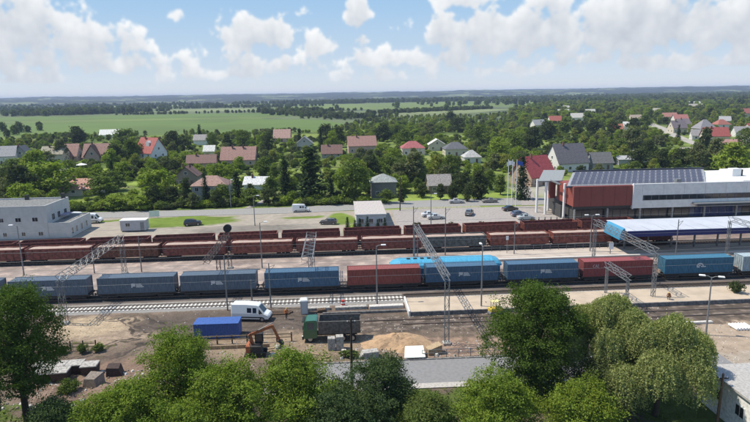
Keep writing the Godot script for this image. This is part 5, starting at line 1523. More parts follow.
	for i in 2:
		var cb := MB.new()
		cb.cbox(Vector3(0, 0.8 + i * 0.1, 0), Vector3(0.95, 1.6 + i * 0.2, 0.9), 0.05)
		one("concrete_cube", cb, M.concrete, ["left one of two grey concrete cubes below the dump truck", "right, taller one of two grey concrete cubes below the dump truck"][i], "block", Vector3(-1.6 + i * 1.05, -0.02, -69.4), 3)
	# slabs, boards and rubble
	for i in 4:
		var sb := MB.new()
		sb.cbox(Vector3(0, 0.11 , 0), Vector3(2.4 - i * 0.15, 0.2, 1.1), 0.04)
		one("concrete_slab", sb, M.concrete, "grey slab in the stack left of the sand heap, %s" % ["lowest", "second from below", "third from below", "topmost"][i], "slab", Vector3(3.0 + i * 0.07, i * 0.205 - 0.02, -66.7), i * 3.0, "stack of grey slabs")
	var wp := MB.new()
	wp.hexa([Vector3(-1.3, 0.3, 1.0), Vector3(1.3, 0.3, 1.0), Vector3(1.3, 0.9, -1.0), Vector3(-1.0, 0.9, -1.0), Vector3(-1.3, 0.38, 1.0), Vector3(1.3, 0.38, 1.0), Vector3(1.3, 0.98, -1.0), Vector3(-1.0, 0.98, -1.0)])
	wp.box(Vector3(1.0, 0.2, 0.9), Vector3(0.1, 0.45, 0.1)); wp.box(Vector3(-1.0, 0.2, 0.9), Vector3(0.1, 0.45, 0.1)); wp.box(Vector3(0.9, 0.42, -0.9), Vector3(0.1, 0.9, 0.1)); wp.box(Vector3(-0.8, 0.42, -0.9), Vector3(0.1, 0.9, 0.1))
	one("tilted_panel", wp, mat(0.72, 0.74, 0.68, 0.6), "white panel tilted on short legs beside the lane", "panel", Vector3(8.6, -0.02, -66.2))
	var bb := MB.new()
	bb.hexa([Vector3(-0.9, 0, 0.6), Vector3(0.9, 0, 0.6), Vector3(0.9, 0, -0.6), Vector3(-0.9, 0, -0.6), Vector3(-0.9, 0.7, 0.6), Vector3(0.9, 1.2, 0.6), Vector3(0.9, 1.2, -0.6), Vector3(-0.9, 0.7, -0.6)])
	one("timber_crate", bb, M.palewood, "slanted wooden crate right of the white panel", "crate", Vector3(11.2, -0.02, -67.0), 12)
	for i in 26:
		var a: Array = [[-27.0, -59.5], [-7.5, -69.2], [1.6, -67.4], [13.5, -66.8], [-31.0, -58.5]][i % 5]
		var rb2 := MB.new()
		var s := rng.randf_range(0.18, 0.45)
		var j := func(): return rng.randf_range(0.6, 1.1) * s
		rb2.hexa([Vector3(-j.call(), -0.05, j.call()), Vector3(j.call(), -0.05, j.call()), Vector3(j.call(), -0.05, -j.call()), Vector3(-j.call(), -0.05, -j.call()), Vector3(-j.call() * 0.6, s, j.call() * 0.6), Vector3(j.call() * 0.6, s * 0.9, j.call() * 0.6), Vector3(j.call() * 0.6, s * 1.1, -j.call() * 0.6), Vector3(-j.call() * 0.6, s, -j.call() * 0.6)])
		var place: String = ["below the tilted concrete block", "left of the concrete cubes", "beside the stack of slabs", "between the sand heap and the railing", "under the left tree"][i % 5]
		one("rubble_stone", rb2, M.paleconc if i % 3 else M.concrete, "small lump of rubble lying " + place, "rubble", Vector3(a[0] + rng.randf_range(-2.4, 2.4), -0.02, a[1] + rng.randf_range(-1.1, 1.1)), rng.randf_range(0, 360), "rubble " + place)
	for i in 9:
		var a: Array = [[-8.5, -70.3], [-3.0, -67.0], [-27.5, -58.2]][i % 3]
		var pl := MB.new()
		pl.box(Vector3(0, 0.06, 0), Vector3(rng.randf_range(1.8, 3.2), 0.06, 0.2))
		var place: String = ["before the excavator bucket", "below the concrete cubes", "below the earth heap at lower left"][i % 3]
		one("plank", pl, M.palewood, "pale plank lying on the ground " + place, "plank", Vector3(a[0] + rng.randf_range(-1.5, 1.5), -0.02 + i * 0.002, a[1] + rng.randf_range(-1, 1)), rng.randf_range(-30, 30), "planks " + place)
	# loose stones all over the yard
	var stone := MB.new()
	stone.hexa([Vector3(-0.5, 0, 0.4), Vector3(0.4, 0, 0.5), Vector3(0.5, 0, -0.4), Vector3(-0.4, 0, -0.5), Vector3(-0.3, 0.5, 0.2), Vector3(0.2, 0.6, 0.3), Vector3(0.3, 0.45, -0.3), Vector3(-0.2, 0.55, -0.25)])
	for g in 2:
		var xs := []
		for i in 1500:
			var sp: float = rng.randf_range(0.06, 0.2) if i % 12 else rng.randf_range(0.2, 0.42)
			var q: Array = [[-28, -62, 9, 4], [-8, -69, 12, 4], [10, -67.5, 9, 2.5], [0, -78, 45, 7], [22, -77, 26, 3], [48, -66, 12, 6]][i % 6]
			xs.append(Transform3D(Basis(Vector3.UP, rng.randf() * TAU).scaled(Vector3(sp, sp * rng.randf_range(0.5, 1.0), sp)), Vector3(q[0] + rng.randf_range(-1, 1) * q[2], -0.035, q[1] + rng.randf_range(-1, 1) * q[3])))
		stuff("loose_stones", stone.mesh(null), M.paleconc if g == 0 else mat(0.2, 0.16, 0.13, 0.9), xs, "loose stones and lumps of earth strewn over the works yard", "stones")
	# pallets, timber and a small roller
	for i in 3:
		var pt := thing("pallet", "wooden pallet right of the toilet, %s" % ["lowest of the stack", "middle of the stack", "top of the stack"][i], "pallet", Vector3(-3.4 + i * 0.05, i * 0.15 - 0.02, -82.6), i * 7.0, "pallets by the toilet")
		for m in 5: bx(pt, "board", Vector3(-0.5 + m * 0.25, 0.13, 0), Vector3(0.16, 0.025, 0.9), M.wood)
		for m in 3: bx(pt, "bearer", Vector3(0, 0.06, -0.4 + m * 0.4), Vector3(1.2, 0.09, 0.1), M.wood)
	for i in 5:
		var tb := MB.new()
		tb.box(Vector3(0, 0.1, 0), Vector3(rng.randf_range(2.6, 3.6), 0.18, 0.22))
		one("timber_beam", tb, M.darkwood if i % 2 else M.wood, "timber beam in the pile left of the toilet, %s" % ["nearest", "second nearest", "middle", "second farthest", "farthest"][i], "beam", Vector3(-9.6 + i * 0.1, -0.02, -82.0 - i * 0.3), rng.randf_range(-4, 4), "pile of timber beams")
	var ro := thing("small_roller", "small yellow roller half hidden left of the big dark tree", "roller", Vector3(22.2, 0, -78.6), 15)
	var yel := mat(0.6, 0.42, 0.06, 0.5)
	for x in [-0.7, 0.7]:
		var db := MB.new()
		db.tube([Vector3(x, 0.36, -0.45), Vector3(x, 0.36, 0.45)], [0.36, 0.36], 16)
		part(ro, "drum", db, M.steel)
	var yb := MB.new()
	yb.cbox(Vector3(0, 0.95, 0), Vector3(1.9, 0.55, 0.95), 0.1)
	part(ro, "body", yb, yel)
	for qp in [[-0.5, -0.4], [0.4, -0.4], [-0.5, 0.4], [0.4, 0.4]]: bx(ro, "roof_post", Vector3(qp[0], 1.65, qp[1]), Vector3(0.05, 0.9, 0.05), M.black)
	bx(ro, "canopy", Vector3(-0.05, 2.13, 0), Vector3(1.2, 0.07, 1.0), mat(0.7, 0.62, 0.3, 0.5))
	# wooden fence with boards at its foot
	var f := thing("wooden_fence", "wooden rail fence with dark posts below the blue container", "fence", Vector3(-20.6, 0, -72.4))
	for i in 8:
		bx(f, "post", Vector3(i * 1.95, 0.6, 0), Vector3(0.16, 1.25, 0.16), M.darkwood)
	for i in 7:
		for y in [0.62, 1.08]:
			bx(f, "rail", Vector3(0.98 + i * 1.95, y, 0.1), Vector3(1.9, 0.13, 0.05), M.palewood)
	for i in 4:
		bx(f, "foot_board", Vector3(3.6 + i * 2.1, 0.22, 1.6), Vector3(2.05, 0.45, 0.08), M.palewood)
	var f2 := thing("wooden_fence", "short wooden fence among weeds at the pale sand, left", "fence", Vector3(-37.0, 0, -72.2))
	for i in 4:
		bx(f2, "post", Vector3(i * 1.6, 0.65, 0), Vector3(0.12, 1.35, 0.12), M.darkwood)
	for i in 3:
		bx(f2, "rail", Vector3(0.8 + i * 1.6, 0.95, 0.08), Vector3(1.58, 0.1, 0.05), M.wood)
		bx(f2, "rail", Vector3(0.8 + i * 1.6, 0.5, 0.08), Vector3(1.58, 0.1, 0.05), M.wood)
	# guard rail by the lane
	var gr := thing("guard_rail", "low pale pipe railing along the far side of the lane", "railing", Vector3(9.6, 0, -65.75))
	for i in 9: bx(gr, "post", Vector3(i * 1.5, 0.5, 0), Vector3(0.07, 1.05, 0.07), M.galv)
	for i in 8:
		bx(gr, "rail", Vector3(0.75 + i * 1.5, 0.98, 0), Vector3(1.43, 0.06, 0.05), M.galv)
		bx(gr, "rail", Vector3(0.75 + i * 1.5, 0.55, 0), Vector3(1.43, 0.05, 0.05), M.galv)
	# stacked white pipes at the right edge
	for i in 6:
		var pb := MB.new()
		var pts := []; var rad := []
		for q in 9:
			pts.append(Vector3(0, 0.2, -0.9 + q * 0.225)); rad.append(0.2 if q % 2 == 0 else 0.18)
		pb.tube(pts, rad, 10)
		one("white_pipe", pb, M.cleanwhite, "short white pipe in the bundle at the right edge, %s" % ["first from left", "second from left", "third from left", "fourth from left", "fifth from left", "sixth from left"][i], "pipe", Vector3(53.0 + i * 0.42, -0.03, -70.6), 0, "bundle of white pipes")
	var bp := MB.new()
	bp.cbox(Vector3(0, 0.16, 0), Vector3(7.0, 0.3, 0.5), 0.04)
	one("concrete_beam", bp, M.paleconc, "pale concrete kerb beam lying behind the willow, right", "beam", Vector3(47.8, -0.02, -72.6), 1)
	# low posts in front of the station canopy, shrubs in tubs
	for i in 5:
		var q := thing("bollard", "dark bollard before the station canopy, %s from left" % ["first", "second", "third", "fourth", "fifth"][i], "bollard", Vector3(49.5 + i * 1.5, 0, -138.2 + i * 0.1), 0, "bollards before the canopy")
		var ob := MB.new()
		ob.tube([Vector3.ZERO, Vector3(0, 1.1, 0), Vector3(0, 1.2, 0)], [0.16, 0.15, 0.08], 10)
		part(q, "post", ob, M.rustdark)
		var cp := MB.new()
		cp.tube([Vector3(0, 0.85, 0), Vector3(0, 0.97, 0)], [0.17, 0.17], 10)
		part(q, "band", cp, M.white)

# ---------------------------------------------------------------- people, meshed from tapered bones
func person(label: String, at: Vector3, turn: float, bones: Array, top_col: Color, leg_col: Color, waist: float):
	var cell := 0.05
	var lo := Vector3(9, 9, 9); var hi := -lo
	for b in bones:
		for p in [b[0], b[1]]:
			lo = lo.min(p - Vector3.ONE * 0.28); hi = hi.max(p + Vector3.ONE * 0.28)
	var dim := Vector3i(((hi - lo) / cell).ceil())
	var fld := PackedFloat32Array()
	var nx := dim.x + 1; var ny := dim.y + 1; var nz := dim.z + 1
	fld.resize(nx * ny * nz)
	fld.fill(1.0)
	for b in bones:
		var pa: Vector3 = b[0]; var pb: Vector3 = b[1]
		var l := Vector3i(((pa.min(pb) - Vector3.ONE * 0.27 - lo) / cell).floor()).clamp(Vector3i.ZERO, dim)
		var h := Vector3i(((pa.max(pb) + Vector3.ONE * 0.27 - lo) / cell).ceil()).clamp(Vector3i.ZERO, dim)
		var ab := pb - pa
		var ll := maxf(ab.length_squared(), 1e-6)
		for z in range(l.z, h.z + 1):
			for y in range(l.y, h.y + 1):
				for x in range(l.x, h.x + 1):
					var p := lo + Vector3(x, y, z) * cell
					var t := clampf((p - pa).dot(ab) / ll, 0, 1)
					var d: float = (p - pa - ab * t).length() - lerpf(b[2], b[3], t)
					var k := (z * ny + y) * nx + x
					var o := fld[k]
					var hh := clampf(0.5 + 0.5 * (o - d) / 0.035, 0, 1)
					fld[k] = lerpf(o, d, hh) - 0.035 * hh * (1 - hh)
	var vid := {}
	var pos := []
	for z in dim.z:
		for y in dim.y:
			for x in dim.x:
				var acc := Vector3.ZERO; var n := 0
				for e in [[0, 0, 0, 1, 0, 0], [0, 1, 0, 1, 1, 0], [0, 0, 1, 1, 0, 1], [0, 1, 1, 1, 1, 1], [0, 0, 0, 0, 1, 0], [1, 0, 0, 1, 1, 0], [0, 0, 1, 0, 1, 1], [1, 0, 1, 1, 1, 1], [0, 0, 0, 0, 0, 1], [1, 0, 0, 1, 0, 1], [0, 1, 0, 0, 1, 1], [1, 1, 0, 1, 1, 1]]:
					var a := fld[((z + e[2]) * ny + y + e[1]) * nx + x + e[0]]; var c := fld[((z + e[5]) * ny + y + e[4]) * nx + x + e[3]]
					if (a < 0) != (c < 0):
						acc += Vector3(e[0], e[1], e[2]).lerp(Vector3(e[3], e[4], e[5]), a / (a - c)); n += 1
				if n:
					vid[Vector3i(x, y, z)] = pos.size()
					pos.append(lo + (Vector3(x, y, z) + acc / n) * cell)
	var mb := MB.new()
	var skin := Color(0.42, 0.26, 0.19)
	var head: Vector3 = bones[0][1]
	for q in vid:
		for ax in 3:
			var u := Vector3i.ZERO; var w := Vector3i.ZERO; var s := Vector3i.ZERO
			s[ax] = 1; u[(ax + 1) % 3] = 1; w[(ax + 2) % 3] = 1
			var a := fld[(q.z * ny + q.y) * nx + q.x]; var q2: Vector3i = q + s
			var c := fld[(q2.z * ny + q2.y) * nx + q2.x]
			if (a < 0) == (c < 0) or not (vid.has(q - u) and vid.has(q - w) and vid.has(q - u - w)): continue
			var f := [pos[vid[q]], pos[vid[q - u]], pos[vid[q - u - w]], pos[vid[q - w]]]
			var m: Vector3 = (f[0] + f[2]) * 0.5
			mb.col = top_col if m.y > waist else leg_col
			if m.distance_to(head) < 0.17: mb.col = skin if m.y < head.y + 0.04 else Color(0.6, 0.45, 0.05)
			if a < 0: mb.quad(f[0], f[1], f[2], f[3])
			else: mb.quad(f[3], f[2], f[1], f[0])
	var pm := mat(1, 1, 1, 0.85)
	pm.vertex_color_use_as_albedo = true
	one("person", mb, pm, label, "person", at, turn)
func build_people():
	var V := func(x, y, z): return Vector3(x, y, z)
	# walking worker near the toilet
	person("person in orange jacket and dark trousers walking beside the toilet", Vector3(-8.3, -0.02, -80.2), 20, [[V.call(0, 1.5, 0.02), V.call(0.02, 1.63, 0.03), 0.08, 0.115], [V.call(0, 1.0, 0), V.call(0, 1.38, 0.02), 0.15, 0.17], [V.call(-0.16, 1.4, 0), V.call(0.16, 1.4, 0), 0.08, 0.08],
		[V.call(-0.2, 1.38, 0), V.call(-0.27, 1.1, 0.08), 0.065, 0.055], [V.call(-0.27, 1.1, 0.08), V.call(-0.25, 0.88, 0.2), 0.05, 0.045], [V.call(0.2, 1.38, 0), V.call(0.27, 1.1, -0.08), 0.065, 0.055], [V.call(0.27, 1.1, -0.08), V.call(0.28, 0.86, 0.02), 0.05, 0.045],
		[V.call(-0.1, 0.95, 0), V.call(-0.11, 0.5, 0.16), 0.1, 0.07], [V.call(-0.11, 0.5, 0.16), V.call(-0.11, 0.08, 0.14), 0.065, 0.05], [V.call(-0.11, 0.06, 0.14), V.call(-0.11, 0.05, 0.3), 0.05, 0.045], [V.call(0.1, 0.95, 0), V.call(0.11, 0.5, -0.06), 0.1, 0.07], [V.call(0.11, 0.5, -0.06), V.call(0.11, 0.1, -0.25), 0.065, 0.05], [V.call(0.11, 0.06, -0.24), V.call(0.11, 0.05, -0.1), 0.05, 0.045]], Color(0.5, 0.16, 0.05), Color(0.03, 0.03, 0.035), 0.93)
	# crouching worker on the sandy platform
	person("person in brown work clothes crouching on the sandy platform", Vector3(49.9, 0.53, -80.8), -60, [[V.call(0, 1.02, 0.36), V.call(0, 1.1, 0.46), 0.08, 0.115], [V.call(0, 0.5, 0), V.call(0, 0.92, 0.26), 0.18, 0.19], [V.call(-0.18, 0.92, 0.26), V.call(0.18, 0.92, 0.26), 0.08, 0.08],
		[V.call(-0.2, 0.9, 0.28), V.call(-0.24, 0.62, 0.42), 0.065, 0.055], [V.call(-0.24, 0.62, 0.42), V.call(-0.1, 0.42, 0.58), 0.05, 0.045], [V.call(0.2, 0.9, 0.28), V.call(0.24, 0.62, 0.42), 0.065, 0.055], [V.call(0.24, 0.62, 0.42), V.call(0.1, 0.42, 0.58), 0.05, 0.045],
		[V.call(-0.12, 0.45, 0), V.call(-0.17, 0.5, 0.38), 0.11, 0.075], [V.call(-0.17, 0.5, 0.38), V.call(-0.15, 0.08, 0.2), 0.07, 0.05], [V.call(-0.15, 0.06, 0.2), V.call(-0.15, 0.05, 0.36), 0.05, 0.045], [V.call(0.12, 0.45, 0), V.call(0.17, 0.5, 0.38), 0.11, 0.075], [V.call(0.17, 0.5, 0.38), V.call(0.15, 0.08, 0.2), 0.07, 0.05], [V.call(0.15, 0.06, 0.2), V.call(0.15, 0.05, 0.36), 0.05, 0.045]], Color(0.2, 0.09, 0.035), Color(0.07, 0.045, 0.03), 0.42)

# ---------------------------------------------------------------- trees
func leaf(v: PackedVector3Array, n: PackedVector3Array, c: PackedColorArray, p: Vector3, nn: Vector3, len_: float, wid: float, col: Color, r: RandomNumberGenerator):
	var t := Vector3(r.randf() - 0.5, r.randf() - 0.5, r.randf() - 0.5)
	var u := nn.cross(t).normalized() * len_
	var w := nn.cross(u).normalized() * wid
	var a := p - u; var b := p + w; var d := p + u; var e := p - w
	v.append(a); v.append(b); v.append(d); v.append(a); v.append(d); v.append(e)
	for i in 6:
		n.append(nn); c.append(col)
func arrmesh(v: PackedVector3Array, n: PackedVector3Array, c: PackedColorArray, m: Material) -> ArrayMesh:
	var arr := []
	arr.resize(Mesh.ARRAY_MAX)
	arr[Mesh.ARRAY_VERTEX] = v; arr[Mesh.ARRAY_NORMAL] = n; arr[Mesh.ARRAY_COLOR] = c
	var am := ArrayMesh.new()
	am.add_surface_from_arrays(Mesh.PRIMITIVE_TRIANGLES, arr)
	am.surface_set_material(0, m)
	return am
func blobs_for(r: RandomNumberGenerator, h: float, w: float, base: float, n: int, shape := "round") -> Array:
	# overlapping lobes that make up a crown of height h and width w
	var out := []
	for i in n:
		var f := (i + 0.5) / n
		var y := lerpf(base, 0.86, f) * h
		var an := i * 2.399 + r.randf() * 0.6
		var prof := sin(PI * clampf(0.12 + f * 0.8, 0, 1))
		if shape == "column": prof = 0.8 * sin(PI * clampf(0.15 + f * 0.75, 0, 1)) + 0.1
		var rad := w * 0.5 * prof * r.randf_range(0.3, 0.78)
		var br := w * r.randf_range(0.13, 0.27) * (0.75 + 0.25 * prof)
		out.append([Vector3(cos(an) * rad, y, sin(an) * rad), br, br * r.randf_range(0.75, 1.0)])
	out.append([Vector3(0, h * 0.56, 0), w * 0.26, h * 0.22])
	out.append([Vector3(r.randf_range(-0.1, 0.1) * w, h - w * 0.18, r.randf_range(-0.1, 0.1) * w), w * 0.2, w * 0.17])
	return out
func crown(seed_: int, blobs: Array, clumps: int, per: int, len_: float, cr: float, m: Material, yellow := 0.0) -> ArrayMesh:
	var r := RandomNumberGenerator.new()
	r.seed = seed_
	var v := PackedVector3Array(); var n := PackedVector3Array(); var c := PackedColorArray()
	for b in blobs:
		var bc: Vector3 = b[0]
		var tone_b := r.randf_range(0.85, 1.12)
		for k in clumps:
			var d := Vector3(r.randfn(), r.randfn(), r.randfn()).normalized()
			if d.y < -0.45: d.y *= -0.6
			d = d.normalized()
			var q: float = r.randf_range(0.62, 1.02) if k % 6 else r.randf_range(1.05, 1.35)
			var cc := bc + Vector3(d.x * b[1], d.y * b[2], d.z * b[1]) * q
			var tone := tone_b * r.randf_range(0.75, 1.22)
			var hue := r.randf_range(-0.08, 0.1) + yellow
			var crr := cr * r.randf_range(0.6, 1.3)
			for j in per:
				var o := Vector3(r.randfn(), r.randfn() * 0.7, r.randfn()) * 0.5 * crr
				var nn := (d * 0.5 + Vector3(r.randfn(), r.randfn() + 0.5, r.randfn()) * 0.6).normalized()
				var t := tone * r.randf_range(0.8, 1.2)
				leaf(v, n, c, cc + o, nn, len_ * r.randf_range(0.6, 1.5), len_ * r.randf_range(0.35, 0.75), Color(t * (1 + hue), t, t * (1 - hue * 1.5)), r)
	return arrmesh(v, n, c, m)
func conifer_crown(seed_: int, h: float, w: float, whorls: int, per: int, len_: float, m: Material) -> ArrayMesh:
	var r := RandomNumberGenerator.new()
	r.seed = seed_
	var v := PackedVector3Array(); var n := PackedVector3Array(); var c := PackedColorArray()
	for i in whorls:
		var f := i / float(whorls)
		var y0 := h * lerpf(0.06, 0.97, f)
		var rad := w * 0.5 * pow(1 - f, 0.85) + 0.08
		var arms := maxi(5, int(11 * (1 - f)) + 3)
		for a in arms:
			var an := TAU * a / arms + r.randf() * 0.7 + i
			var dir := Vector3(cos(an), 0, sin(an))
			var reach := rad * r.randf_range(0.75, 1.12)
			var tone := r.randf_range(0.75, 1.25)
			for j in per:
				var t := sqrt(r.randf())
				var p := dir * reach * t + Vector3(0, y0 - reach * t * 0.28 + r.randfn() * 0.1 * w * 0.2, 0) + Vector3(r.randfn(), r.randfn() * 0.6, r.randfn()) * 0.11 * w * (0.4 + t * 0.6)
				var nn := (Vector3.UP * 0.9 + dir * 0.5 + Vector3(r.randfn(), r.randfn(), r.randfn()) * 0.45).normalized()
				var k := tone * r.randf_range(0.8, 1.2)
				leaf(v, n, c, p, nn, len_ * r.randf_range(0.7, 1.3), len_ * 0.45, Color(k, k, k), r)
	return arrmesh(v, n, c, m)
func willow_crown(seed_: int, h: float, w: float, strands: int, m: Material) -> ArrayMesh:
	var r := RandomNumberGenerator.new()
	r.seed = seed_
	var v := PackedVector3Array(); var n := PackedVector3Array(); var c := PackedColorArray()
	var lobes := []
	for i in 11:
		var f := (i + 0.5) / 11.0
		var an := i * 2.4 + r.randf()
		var rr := w * 0.5 * sqrt(f) * r.randf_range(0.55, 0.85)
		lobes.append(Vector3(cos(an) * rr, h * (0.9 - 0.42 * f) + r.randf_range(-0.05, 0.05) * h, sin(an) * rr))
	for s in strands:
		var lb: Vector3 = lobes[r.randi() % lobes.size()]
		var d := Vector3(r.randfn(), absf(r.randfn()) * 0.7, r.randfn()).normalized()
		var p := lb + d * w * 0.12 * r.randf_range(0.5, 1.0)
		var out := Vector3(d.x, 0, d.z) + Vector3(lb.x, 0, lb.z) * (0.6 / w)
		var drop := r.randf_range(0.9, 3.8)
		var tone := r.randf_range(0.75, 1.25)
		var steps := int(drop / 0.15)
		for j in steps:
			var f := j / float(steps)
			p += out * 0.06 * (1 - f) + Vector3(0, -0.15 * (0.35 + f), 0) + Vector3(r.randfn(), 0, r.randfn()) * 0.03
			if p.y < 0.4: break
			for k in 2:
				var nn := (out * 0.7 + Vector3(r.randfn(), r.randfn() * 0.6, r.randfn()) * 0.7).normalized()
				var t := tone * r.randf_range(0.8, 1.2)
				leaf(v, n, c, p + Vector3(r.randfn(), r.randfn(), r.randfn()) * 0.09, nn, r.randf_range(0.08, 0.15), r.randf_range(0.03, 0.06), Color(t * 1.03, t, t * 0.95), r)
	return arrmesh(v, n, c, m)
func trunk(r: RandomNumberGenerator, h: float, w: float, blobs: Array, thick: float) -> MB:
	var b := MB.new()
	var lean := Vector3(r.randf_range(-0.04, 0.04), 1, r.randf_range(-0.04, 0.04)) * h
	b.tube([Vector3(0, -0.15, 0), Vector3(0, 0.4, 0) + lean * 0.02, lean * 0.35, lean * 0.62, lean * 0.82], [thick * 1.35, thick, thick * 0.72, thick * 0.42, thick * 0.15], 8)
	for k in blobs:
		var y0 := clampf(k[0].y * 0.6, h * 0.18, h * 0.5)
		var s := lean * (y0 / h)
		b.tube([s, s.lerp(k[0], 0.55) + Vector3(0, -0.04 * h, 0), k[0]], [thick * 0.36, thick * 0.22, thick * 0.07], 5)
	return b
func tree(called: String, label: String, cat: String, at: Vector3, tr: Mesh, cr: Mesh, cm: Material, scale_ := Vector3.ONE, turn := 0.0, group := "") -> Node3D:
	var t := thing(called, label, cat, at, turn, group)
	inst(t, "trunk", tr); inst(t, "crown", cr, cm)
	t.scale = scale_
	return t
func front_tree(called: String, label: String, x: float, z: float, h: float, w: float, seed_: int, m: Material, base := 0.3, lobes := 11, clumps := 46, per := 58, len_ := 0.098, cr := 0.66, yellow := 0.0):
	var r := RandomNumberGenerator.new()
	r.seed = seed_
	var bl := blobs_for(r, h, w, base, lobes)
	var cm := crown(seed_ + 1, bl, clumps, per, len_, cr, m, yellow)
	tree(called, label, "tree", Vector3(x, -0.05, z), trunk(r, h, w, bl, 0.024 * h).mesh(M.bark), cm, null)
func build_trees():
	var bright := leafy(0.19, 0.26, 0.038); var full := leafy(0.088, 0.14, 0.026); var mid := leafy(0.13, 0.172, 0.046); var dark := leafy(0.078, 0.1, 0.04); var deep := leafy(0.085, 0.128, 0.05)
	var will := leafy(0.33, 0.36, 0.145); var greyg := leafy(0.16, 0.178, 0.085); var fir := leafy(0.03, 0.055, 0.024)
	# foreground trees, each of its own shape
	front_tree("broadleaf_tree", "tall green tree at the left edge, dark below", -31.8, -54.5, 14.8, 10.4, 11, full, 0.3, 16, 50)
	front_tree("broadleaf_tree", "smaller dark tree at the very left edge, below the tall one", -33.6, -48.6, 9.8, 7.0, 13, deep, 0.12, 10)
	front_tree("broadleaf_tree", "bright green tree left below the digger, rounded top", -16.2, -53.5, 9.7, 9.2, 15, bright, 0.14, 13)
	front_tree("broadleaf_tree", "light green tree at the bottom edge, left of the rounded one", -19.8, -48.4, 7.3, 10.0, 17, bright, 0.1, 12)
	front_tree("broadleaf_tree", "bright green tree at the bottom edge below the digger", -10.8, -49.6, 8.0, 9.0, 19, bright, 0.1, 11, 46, 58, 0.098, 0.62, 0.03)
	front_tree("broadleaf_tree", "wide light green tree left of the utility pole", -4.6, -50.8, 8.2, 9.8, 21, bright, 0.1, 13)
	front_tree("broadleaf_tree", "bluish dark green tree right of the utility pole", 3.5, -51.0, 7.4, 8.4, 23, deep, 0.08, 12, 46, 54, 0.095, 0.55)
	front_tree("broadleaf_tree", "low bluish dark tree under the utility pole", -0.4, -47.6, 6.2, 7.6, 25, deep, 0.08, 10, 46, 54, 0.095, 0.55)
	front_tree("broadleaf_tree", "large dense dark green tree in front of the sandy platform", 20.4, -55.6, 12.8, 11.2, 27, full, 0.1, 22, 54, 58, 0.098, 0.66)
	front_tree("broadleaf_tree", "bright green tree at the bottom edge below the big dark tree", 13.4, -47.2, 7.0, 9.4, 29, bright, 0.1, 12)
	front_tree("broadleaf_tree", "light green tree at the bottom edge left of the willow", 21.0, -46.0, 5.9, 9.0, 31, bright, 0.1, 11, 46, 58, 0.098, 0.62, 0.04)
	front_tree("broadleaf_tree", "low dark green bush tree between willow and big tree", 25.4, -51.0, 6.2, 6.6, 33, dark, 0.08, 8)
	front_tree("broadleaf_tree", "low green tree at the bottom edge, second gap from left", -14.4, -46.6, 5.6, 8.0, 35, bright, 0.08, 9)
	front_tree("broadleaf_tree", "low dark bush tree at the bottom left corner", -27.2, -50.2, 4.6, 6.4, 37, deep, 0.08, 8)
	front_tree("broadleaf_tree", "low green tree at the bottom edge right of the bluish one", 7.2, -46.4, 5.4, 7.2, 39, mid, 0.08, 9)
	front_tree("wild_bush", "dark bush on bare earth near the lower left corner", -29.2, -53.6, 2.6, 4.4, 51, deep, 0.1, 6, 30, 26, 0.1, 0.4)
	front_tree("wild_bush", "dark bush right of the tall left trunk, below the bins", -25.6, -52.8, 2.2, 4.0, 53, deep, 0.1, 6, 30, 26, 0.1, 0.4)
	front_tree("wild_bush", "low green bush beside the tilted concrete block", -30.6, -60.8, 1.3, 2.6, 55, mid, 0.1, 5, 24, 20, 0.1, 0.35)
	for a in [[27.4, -54.6, 12.4, 10.0, 41, "taller willow with drooping pale leaves, left of the pair"], [31.0, -50.8, 10.5, 13.2, 43, "wide willow with drooping pale leaves beside the low building"]]:
		var r := RandomNumberGenerator.new()
		r.seed = a[4]
		var bl := blobs_for(r, a[2], a[3], 0.35, 9)
		tree("willow_tree", a[5], "willow", Vector3(a[0], -0.05, a[1]), trunk(r, a[2], a[3], bl, 0.03 * a[2]).mesh(M.bark), willow_crown(a[4], a[2], a[3], 5600, will), null, Vector3.ONE, 0, "willows")
	# mid-ground kinds, unit size 1 x 1 scaled to each place
	var kinds := {}
	var rr := RandomNumberGenerator.new()
	rr.seed = 5
	for i in 5:
		var bl := blobs_for(rr, 8.0, 7.0, 0.07, [6, 12, 9, 15, 8][i])
		kinds["t%d" % i] = [trunk(rr, 8.0, 7.0, bl, 0.17).mesh(M.bark), crown(200 + i, bl, [30, 22, 34, 16, 40][i], [10, 8, 7, 12, 5][i], [0.34, 0.26, 0.3, 0.38, 0.42][i], [0.9, 0.6, 0.7, 1.0, 0.6][i], mid)]
	var colb := blobs_for(rr, 10.0, 5.0, 0.12, 11, "column")
	kinds.col = [trunk(rr, 10.0, 5.0, colb, 0.2).mesh(M.bark), crown(300, colb, 24, 9, 0.32, 0.7, mid)]
	kinds.pcol = kinds.col
	for i in 2:
		var sh := blobs_for(rr, 2.4, 4.0, 0.2, 6)
		kinds["s%d" % i] = [trunk(rr, 2.4, 4.0, sh, 0.06).mesh(M.bark), crown(320 + i, sh, 20, 8, 0.26, 0.5, mid)]
		var tk := MB.new()
		tk.tube([Vector3(0, -0.1, 0), Vector3(0, 9.6, 0)], [0.2, 0.03], 7)
		kinds["c%d" % i] = [tk.mesh(M.bark), conifer_crown(340 + i, 10.0, 4.6, 20, 9, 0.34, fir)]
	var tint := {"r": leafy(0.15, 0.2, 0.048), "b": leafy(0.25, 0.32, 0.05), "d": dark, "g": greyg, "c": fir, "C": fir, "p": greyg, "s": leafy(0.25, 0.32, 0.05), "y": leafy(0.28, 0.3, 0.07)}
	var word := {"r": "green tree", "b": "bright green tree", "d": "dark green tree", "g": "grey-green tree", "c": "slim dark conifer", "C": "broad dark conifer", "p": "columnar tree", "y": "yellowish green tree", "s": "light green shrub"}
